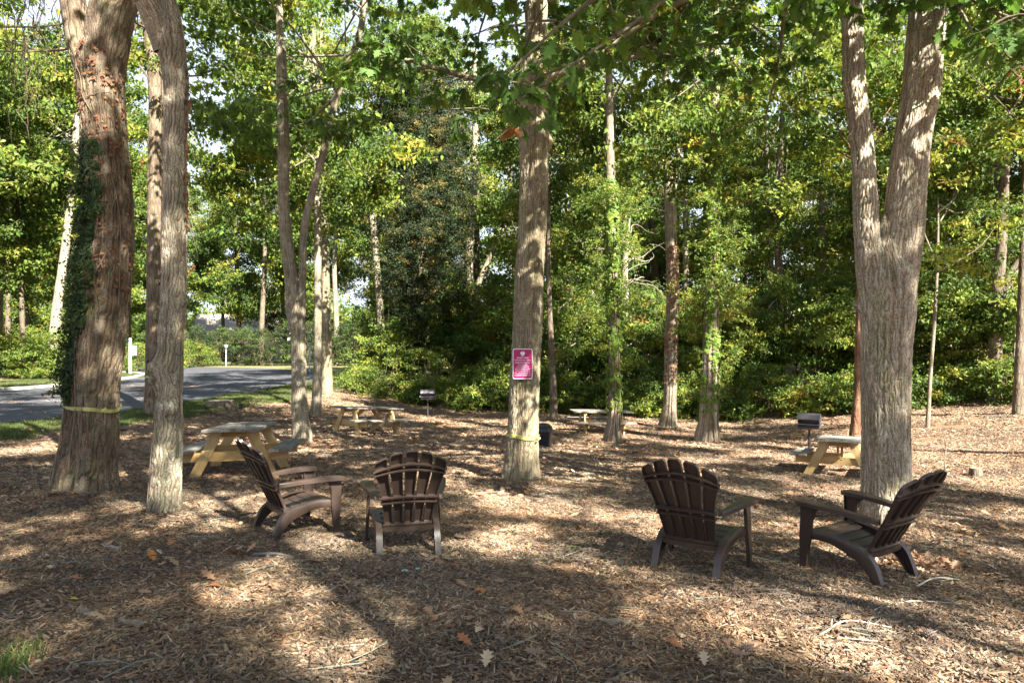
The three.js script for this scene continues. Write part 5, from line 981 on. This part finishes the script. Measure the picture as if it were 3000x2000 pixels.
{ // dry oak leaves lying everywhere, thicker towards the wood
  const litter = (seed, n, R) => { const s = new Soup(), r = rng(seed), tones = [[0.3, 0.16, 0.08], [0.36, 0.23, 0.13], [0.24, 0.1, 0.05], [0.4, 0.29, 0.18], [0.33, 0.13, 0.05], [0.2, 0.12, 0.08]]; for (let i = 0; i < n; i++) { const a = r() * TAU, q = Math.sqrt(r()) * R, t = tones[Math.floor(r() * tones.length)], j = 0.75 + 0.5 * r(); const m = M4(V(Math.cos(a) * q, 0.012 + 0.02 * r(), Math.sin(a) * q), Q((r() - 0.5) * 0.8, r() * TAU, (r() - 0.5) * 0.8), 0.6 + 0.6 * r()); oakLeaf(s, m, 0.088, t.map((k) => k * j), (r() - 0.6) * 0.6, r() * 0.5); } return s.build(); };
  const gs = [litter(1, 16, 0.5), litter(2, 10, 0.5), litter(3, 22, 0.55)], r = rng(4300), ms = gs.map(() => []);
  for (let k = 0; k < 3600; k++) { const d = 2.2 + 42 * Math.pow(r(), 0.75), x = (r() * 2 - 1) * (0.78 * d + 1.5), dens = 0.05 + 0.5 * ss(8, 16, d) + 0.4 * ss(24, 32, d) + 0.25 * ss(-0.1, 0.3, n2(x * 0.35, d * 0.35, 66)); if (r() > dens || (x < -11 && d < 60) || (inLawn(x, -d) && r() < 0.8)) continue; const v = Math.floor(r() * gs.length), q = new THREE.Quaternion().setFromUnitVectors(V(0, 1, 0), groundNormal(x, -d)).multiply(Q(0, r() * TAU, 0)); ms[v].push(M4(V(x, ground(x, -d), -d), q, 0.8 + 0.5 * r())); }
  for (const [tx, td, tr] of TRUNKS) for (let k = 0; k < 13; k++) { const a = r() * TAU, q = tr + 0.18 + 0.5 * r(), x = tx + Math.cos(a) * q, d = td + Math.sin(a) * q, v = Math.floor(r() * 3); ms[v].push(M4(V(x, ground(x, -d) + 0.01, -d), new THREE.Quaternion().setFromUnitVectors(V(0, 1, 0), groundNormal(x, -d)).multiply(Q(0, r() * TAU, 0)), 0.5 + 0.3 * r())); }
  gs.forEach((g, k) => tag(stuff('leaf_litter', g, DRYLEAF, ms[k], null, scene), 'dry brown oak leaves scattered on the mulch', 'leaf litter', 'scattered dry leaves'));
}
{ // fine twigs and bark strips lying through the mulch
  const s = new Soup(), r = rng(4400);
  for (let k = 0; k < 12; k++) { const a = r() * TAU, L = 0.05 + 0.12 * r(), b = a + (r() - 0.5) * 0.7, p = V((r() - 0.5) * 0.9, 0.018 + 0.01 * r(), (r() - 0.5) * 0.9), m = p.clone().add(V(Math.cos(a) * L, 0.012 * r(), Math.sin(a) * L)), j = 0.6 + 0.6 * r(), c = r() < 0.12 ? [0.3 * j, 0.33 * j, 0.25 * j] : [0.13 * j, 0.1 * j, 0.075 * j]; twig(s, p, m, 0.0035, c); twig(s, m, m.clone().add(V(Math.cos(b) * L * 0.7, -0.008, Math.sin(b) * L * 0.7)), 0.0026, c); }
  const g = s.build(), ms = [];
  for (let k = 0; k < 520; k++) { const d = 2.2 + 17 * Math.pow(r(), 0.8), x = (r() * 2 - 1) * (0.78 * d + 1); if (inLawn(x, -d)) continue; ms.push(M4(V(x, ground(x, -d), -d), new THREE.Quaternion().setFromUnitVectors(V(0, 1, 0), groundNormal(x, -d)).multiply(Q(0, r() * TAU, 0)), 0.8 + 0.6 * r())); }
  tag(stuff('twig_litter', g, CHIP, ms, null, scene), 'fine broken twigs scattered through the mulch', 'twigs');
}
{ // grass blades on the strips of lawn and at the lower left corner
  const tuft = (seed) => { const s = new Soup(), r = rng(seed); for (let i = 0; i < 60; i++) { const x = (r() - 0.5) * 0.34, z = (r() - 0.5) * 0.34, a = r() * TAU, h = 0.03 + 0.06 * r(), b = (r() - 0.5) * 0.08, w = 0.0035, j = 0.7 + 0.6 * r(), col = r() < 0.16 ? [1.6 * j, 1.15 * j, 1.2 * j] : [j, j, j], e = V(Math.cos(a) * w, 0, Math.sin(a) * w), p = V(x, 0, z), m = V(x + b * 0.35, h * 0.6, z + b * 0.3), t = V(x + b, h, z + b * 0.8); s.quad(p.clone().sub(e), p.clone().add(e), m.clone().add(e), m.clone().sub(e), col); s.tri(m.clone().sub(e), m.clone().add(e), t, col); } return s.build(); };
  const g = [tuft(1), tuft(2)], r = rng(4500), ms = [[], []], cs = [[], []];
  const add = (x, d, sc) => { const v = r() < 0.5 ? 0 : 1; ms[v].push(M4(V(x, ground(x, -d) + 0.01, -d), Q(0, r() * TAU, 0), sc)); const k = 0.8 + 0.5 * r(), y = r(); cs[v].push(y < 0.6 ? lin(0.07 * k, 0.12 * k, 0.025 * k) : lin(0.14 * k, 0.15 * k, 0.045 * k)); };
  for (let k = 0; k < 5200; k++) { const d = 9 + 28 * r(), x = lerp(-12, -7.6, r()); if (!inLawn(x, -d) || x < -11.6 + 0.06 * Math.max(0, d - 20)) continue; if (n2(x * 0.5, d * 0.5, 88) < -0.2 && r() < 0.8) continue; add(x, d, 0.8 + 0.6 * r()); }
  for (let k = 0; k < 2500; k++) { const d = 20 + 26 * r(), x = -22 - 4.5 * r(); add(x, d, 1 + 0.8 * r()); }
  for (let k = 0; k < 26; k++) { const x = -2.5 - 0.35 * r() * r(), d = 3.22 + (r() - 0.5) * 0.5; add(x, d, 0.55 + 0.5 * r()); }
  g.forEach((q, k) => tag(stuff('grass', q, LEAF, ms[k], cs[k], scene), 'short grass blades on the lawn strip by the road', 'grass', 'grass'));
}
{ // single leaves and bits big enough to pick out
  const one = (x, d, size, col, label, seed, curl = 0.3) => { const s = new Soup(), r = rng(seed); oakLeaf(s, M4(V(0, 0.02, 0), Q(-0.15, 0, 0.1), 1), size * 0.78, [1, 1, 1], curl, 0.35); const t = part('fallen_leaf', s.build(), std({ color: lin(...col), roughness: 0.8, side: THREE.DoubleSide }), scene); t.material.vertexColors = false; t.position.copy(onGround(x, d)).add(V(0, 0.012, 0)); t.rotation.y = r() * TAU; tag(t, label, 'leaf'); };
  one(-2.76, 5.26, 0.15, [0.42, 0.16, 0.03], 'large orange brown oak leaf on the mulch at left', 1, -0.4);
  one(-2.75, 4.32, 0.1, [0.6, 0.42, 0.03], 'small yellow leaf on the mulch near the lower left', 2);
  one(0.58, 6.12, 0.13, [0.05, 0.13, 0.02], 'green oak leaf on the mulch between the middle chairs', 3);
  one(-0.58, 4.9, 0.1, [0.06, 0.16, 0.03], 'small green leaf on the mulch below the second chair', 4);
  one(-1.5, 5.35, 0.13, [0.36, 0.15, 0.06], 'russet leaf near the feet of the leftmost chair', 5);
  one(-0.2, 4.75, 0.12, [0.4, 0.17, 0.05], 'orange leaf in the shaded middle of the mulch', 6);
  one(1.45, 4.55, 0.13, [0.45, 0.3, 0.18], 'tan oak leaf on the mulch below the third chair', 7);
  one(1.75, 3.45, 0.12, [0.34, 0.12, 0.04], 'rust coloured leaf near the bottom right', 8);
  one(-1.7, 4.75, 0.12, [0.38, 0.2, 0.1], 'brown leaf beside the fallen stick at left', 9);
  const chunk = (x, d, L, W, turn, col, label) => { const st = []; for (let k = 0; k <= 8; k++) { const t = k / 8, w = W * (0.35 + 0.65 * Math.sin(Math.PI * (0.12 + 0.76 * t))) * (1 + 0.2 * Math.sin(k * 2.3)), z = (t - 0.5) * L, y = 0.012 + 0.006 * Math.sin(k * 1.7); st.push([V(-w, y - 0.012, z), V(w, y - 0.01, z), V(w * 0.8, y + 0.008, z), V(-w * 0.2, y + 0.014, z), V(-w * 0.9, y + 0.004, z)]); } const t = part('wood_chunk', loft(st, 0.5), std({ map: greyTex, color: lin(...col), roughness: 0.9 }), scene); t.position.copy(onGround(x, d)).add(V(0, 0.008, 0)); t.rotation.y = turn; tag(t, label, 'wood'); };
  chunk(-2.51, 4.06, 0.27, 0.035, 1.0, [0.85, 0.7, 0.52], 'large splintered wood chunk at lower left');
  chunk(-2.2, 3.95, 0.2, 0.025, 1.3, [0.75, 0.62, 0.46], 'smaller wood splinter beside the large chunk at lower left');
  chunk(0.65, 4.3, 0.2, 0.025, 1.4, [1.0, 0.92, 0.8], 'pale wood splinter in the shaded middle foreground');
  chunk(2.15, 3.35, 0.24, 0.03, 1.5, [1.0, 0.85, 0.65], 'pale wood chunk at the bottom edge right of the middle');
  chunk(-3.3, 5.6, 0.22, 0.022, 1.2, [0.8, 0.76, 0.7], 'grey wood splinter at the left edge of the mulch');
  const stick = (pts, rad, label, col = [0.3, 0.24, 0.18]) => { const p = pts.map(([x, d, h = 0.012]) => onGround(x, d).add(V(0, h + 0.01, 0))); const t = part('stick', tube(p, [rad, rad * 0.8, rad * 0.5], 6, 16), std({ color: lin(...col), roughness: 0.9 }), scene); tag(t, label, 'stick'); };
  stick([[-2.1, 5.55], [-1.9, 5.5, 0.03], [-1.72, 5.42]], 0.014, 'short dark stick left of the leftmost chair', [0.16, 0.14, 0.13]);
  stick([[3.2, 5.4], [3.45, 5.55, 0.04], [3.75, 5.62]], 0.008, 'pale curved twig behind the rightmost chair', [0.5, 0.42, 0.33]);
  stick([[1.9, 4.2], [2.2, 4.45, 0.02], [2.45, 4.4]], 0.006, 'thin pale twig on the mulch at right', [0.5, 0.42, 0.33]);
  stick([[2.6, 4.75], [2.9, 4.95, 0.02], [3.3, 5.0]], 0.007, 'grey forked looking twig near the right edge', [0.4, 0.36, 0.3]);
  stick([[-0.95, 4.0], [-0.7, 4.1, 0.02], [-0.45, 4.05]], 0.006, 'dark twig in the foreground below the second chair', [0.14, 0.11, 0.09]);
  stick([[-9.0, 20.3], [-8.4, 19.8, 0.05], [-7.6, 19.4]], 0.03, 'fallen branch at the lawn edge near the stump', [0.1, 0.07, 0.05]);
  stick([[7.7, 16.9], [7.2, 16.95, 0.03], [6.5, 17.0]], 0.02, 'dark fallen stick on the sunny mulch by the right grill', [0.08, 0.06, 0.05]);
  stick([[-0.5, 9.0], [-0.2, 9.1, 0.03], [0.05, 9.0]], 0.018, 'fallen stick left of the foot of the middle oak', [0.14, 0.1, 0.07]);
  const lich = (x, d, size, label) => { const sh = new THREE.Shape(), r = rng(Math.round(x * 100) + 999); for (let k = 0; k < 14; k++) { const a = k / 14 * TAU, q = size * (0.55 + 0.45 * r()); k ? sh.lineTo(Math.cos(a) * q, Math.sin(a) * q * 0.6) : sh.moveTo(q, 0); } const t = part('lichen_flake', new THREE.ExtrudeGeometry(sh, { depth: 0.005, bevelEnabled: false }).rotateX(-Math.PI / 2 + 0.15), std({ color: lin(0.3, 0.46, 0.38), roughness: 0.9 }), scene); t.position.copy(onGround(x, d)).add(V(0, 0.022, 0)); tag(t, label, 'lichen'); };
  lich(-0.82, 5.22, 0.035, 'larger pale green lichen flake below the second chair'); lich(-0.73, 5.28, 0.025, 'smaller pale green lichen flake below the second chair');
  const cone = (x, d, label) => { const t = thing('pine_cone', label, 'pine cone', onGround(x, d).add(V(0, 0.03, 0)).toArray(), 1), C = std({ color: lin(0.13, 0.095, 0.075), roughness: 0.85 }); part('core', new THREE.SphereGeometry(0.028, 12, 8).scale(1, 0.95, 1.15), C, t); const sc = new THREE.ConeGeometry(0.011, 0.02, 5).scale(1, 1, 0.5); const gs = []; for (let i = 0; i < 70; i++) { const y = 1 - 2 * (i + 0.5) / 70, a = i * 2.4, q = Math.sqrt(1 - y * y), n = V(q * Math.cos(a), q * Math.sin(a), y); gs.push(sc.clone().applyMatrix4(M4(n.clone().multiply(V(0.031, 0.03, 0.036)), new THREE.Quaternion().setFromUnitVectors(V(0, 1, 0), n), 1))); } part('scales', mergeGeometries(gs), C, t); };
  cone(1.35, 3.92, 'pine cone on the mulch nearer the bottom middle'); cone(2.62, 4.28, 'pine cone on the mulch nearer the right edge');
  { const s = new Soup(), r = rng(4700), c = onGround(3.6, 6.05); for (let i = 0; i < 190; i++) { const a = r() * TAU, q = Math.pow(r(), 0.7), j = 0.7 + 0.5 * r(), t = r() < 0.6 ? [0.44, 0.25, 0.14] : [0.5, 0.34, 0.22]; oakLeaf(s, M4(V(Math.cos(a) * q * 0.36, 0.01 + 0.07 * (1 - q) * r() + 0.02, Math.sin(a) * q * 0.16), Q((r() - 0.5) * 1.6, r() * TAU, (r() - 0.5) * 1.6), 0.6 + 0.5 * r()), 0.1, t.map((k) => k * j), (r() - 0.6) * 0.8, r() * 0.6); } const t = part('leaf_pile', s.build(), DRYLEAF, scene); t.position.copy(c); tag(t, 'curled heap of tan dry leaves behind the rightmost chair', 'leaves'); t.userData.kind = 'stuff'; }
}

// neighbours that look alike are told apart by their order in the picture
{
  const W = ['first', 'second', 'third', 'fourth', 'fifth', 'sixth', 'seventh', 'eighth', 'ninth', 'tenth', 'eleventh', 'twelfth', 'thirteenth', 'fourteenth', 'fifteenth', 'sixteenth', 'seventeenth', 'eighteenth', 'nineteenth', 'twentieth', 'twenty-first', 'twenty-second', 'twenty-third', 'twenty-fourth', 'twenty-fifth', 'twenty-sixth', 'twenty-seventh', 'twenty-eighth', 'twenty-ninth', 'thirtieth'];
  const by = {}; for (const o of scene.children) if (o.userData.group && o.isGroup) (by[o.userData.label] ||= []).push(o);
  for (const list of Object.values(by)) if (list.length > 1 && list.length <= 30) list.sort((a, b) => a.position.x / -a.position.z - b.position.x / -b.position.z).forEach((o, i) => { o.userData.label += ', ' + W[i] + ' from the left'; });
}
renderer.render(scene, camera);
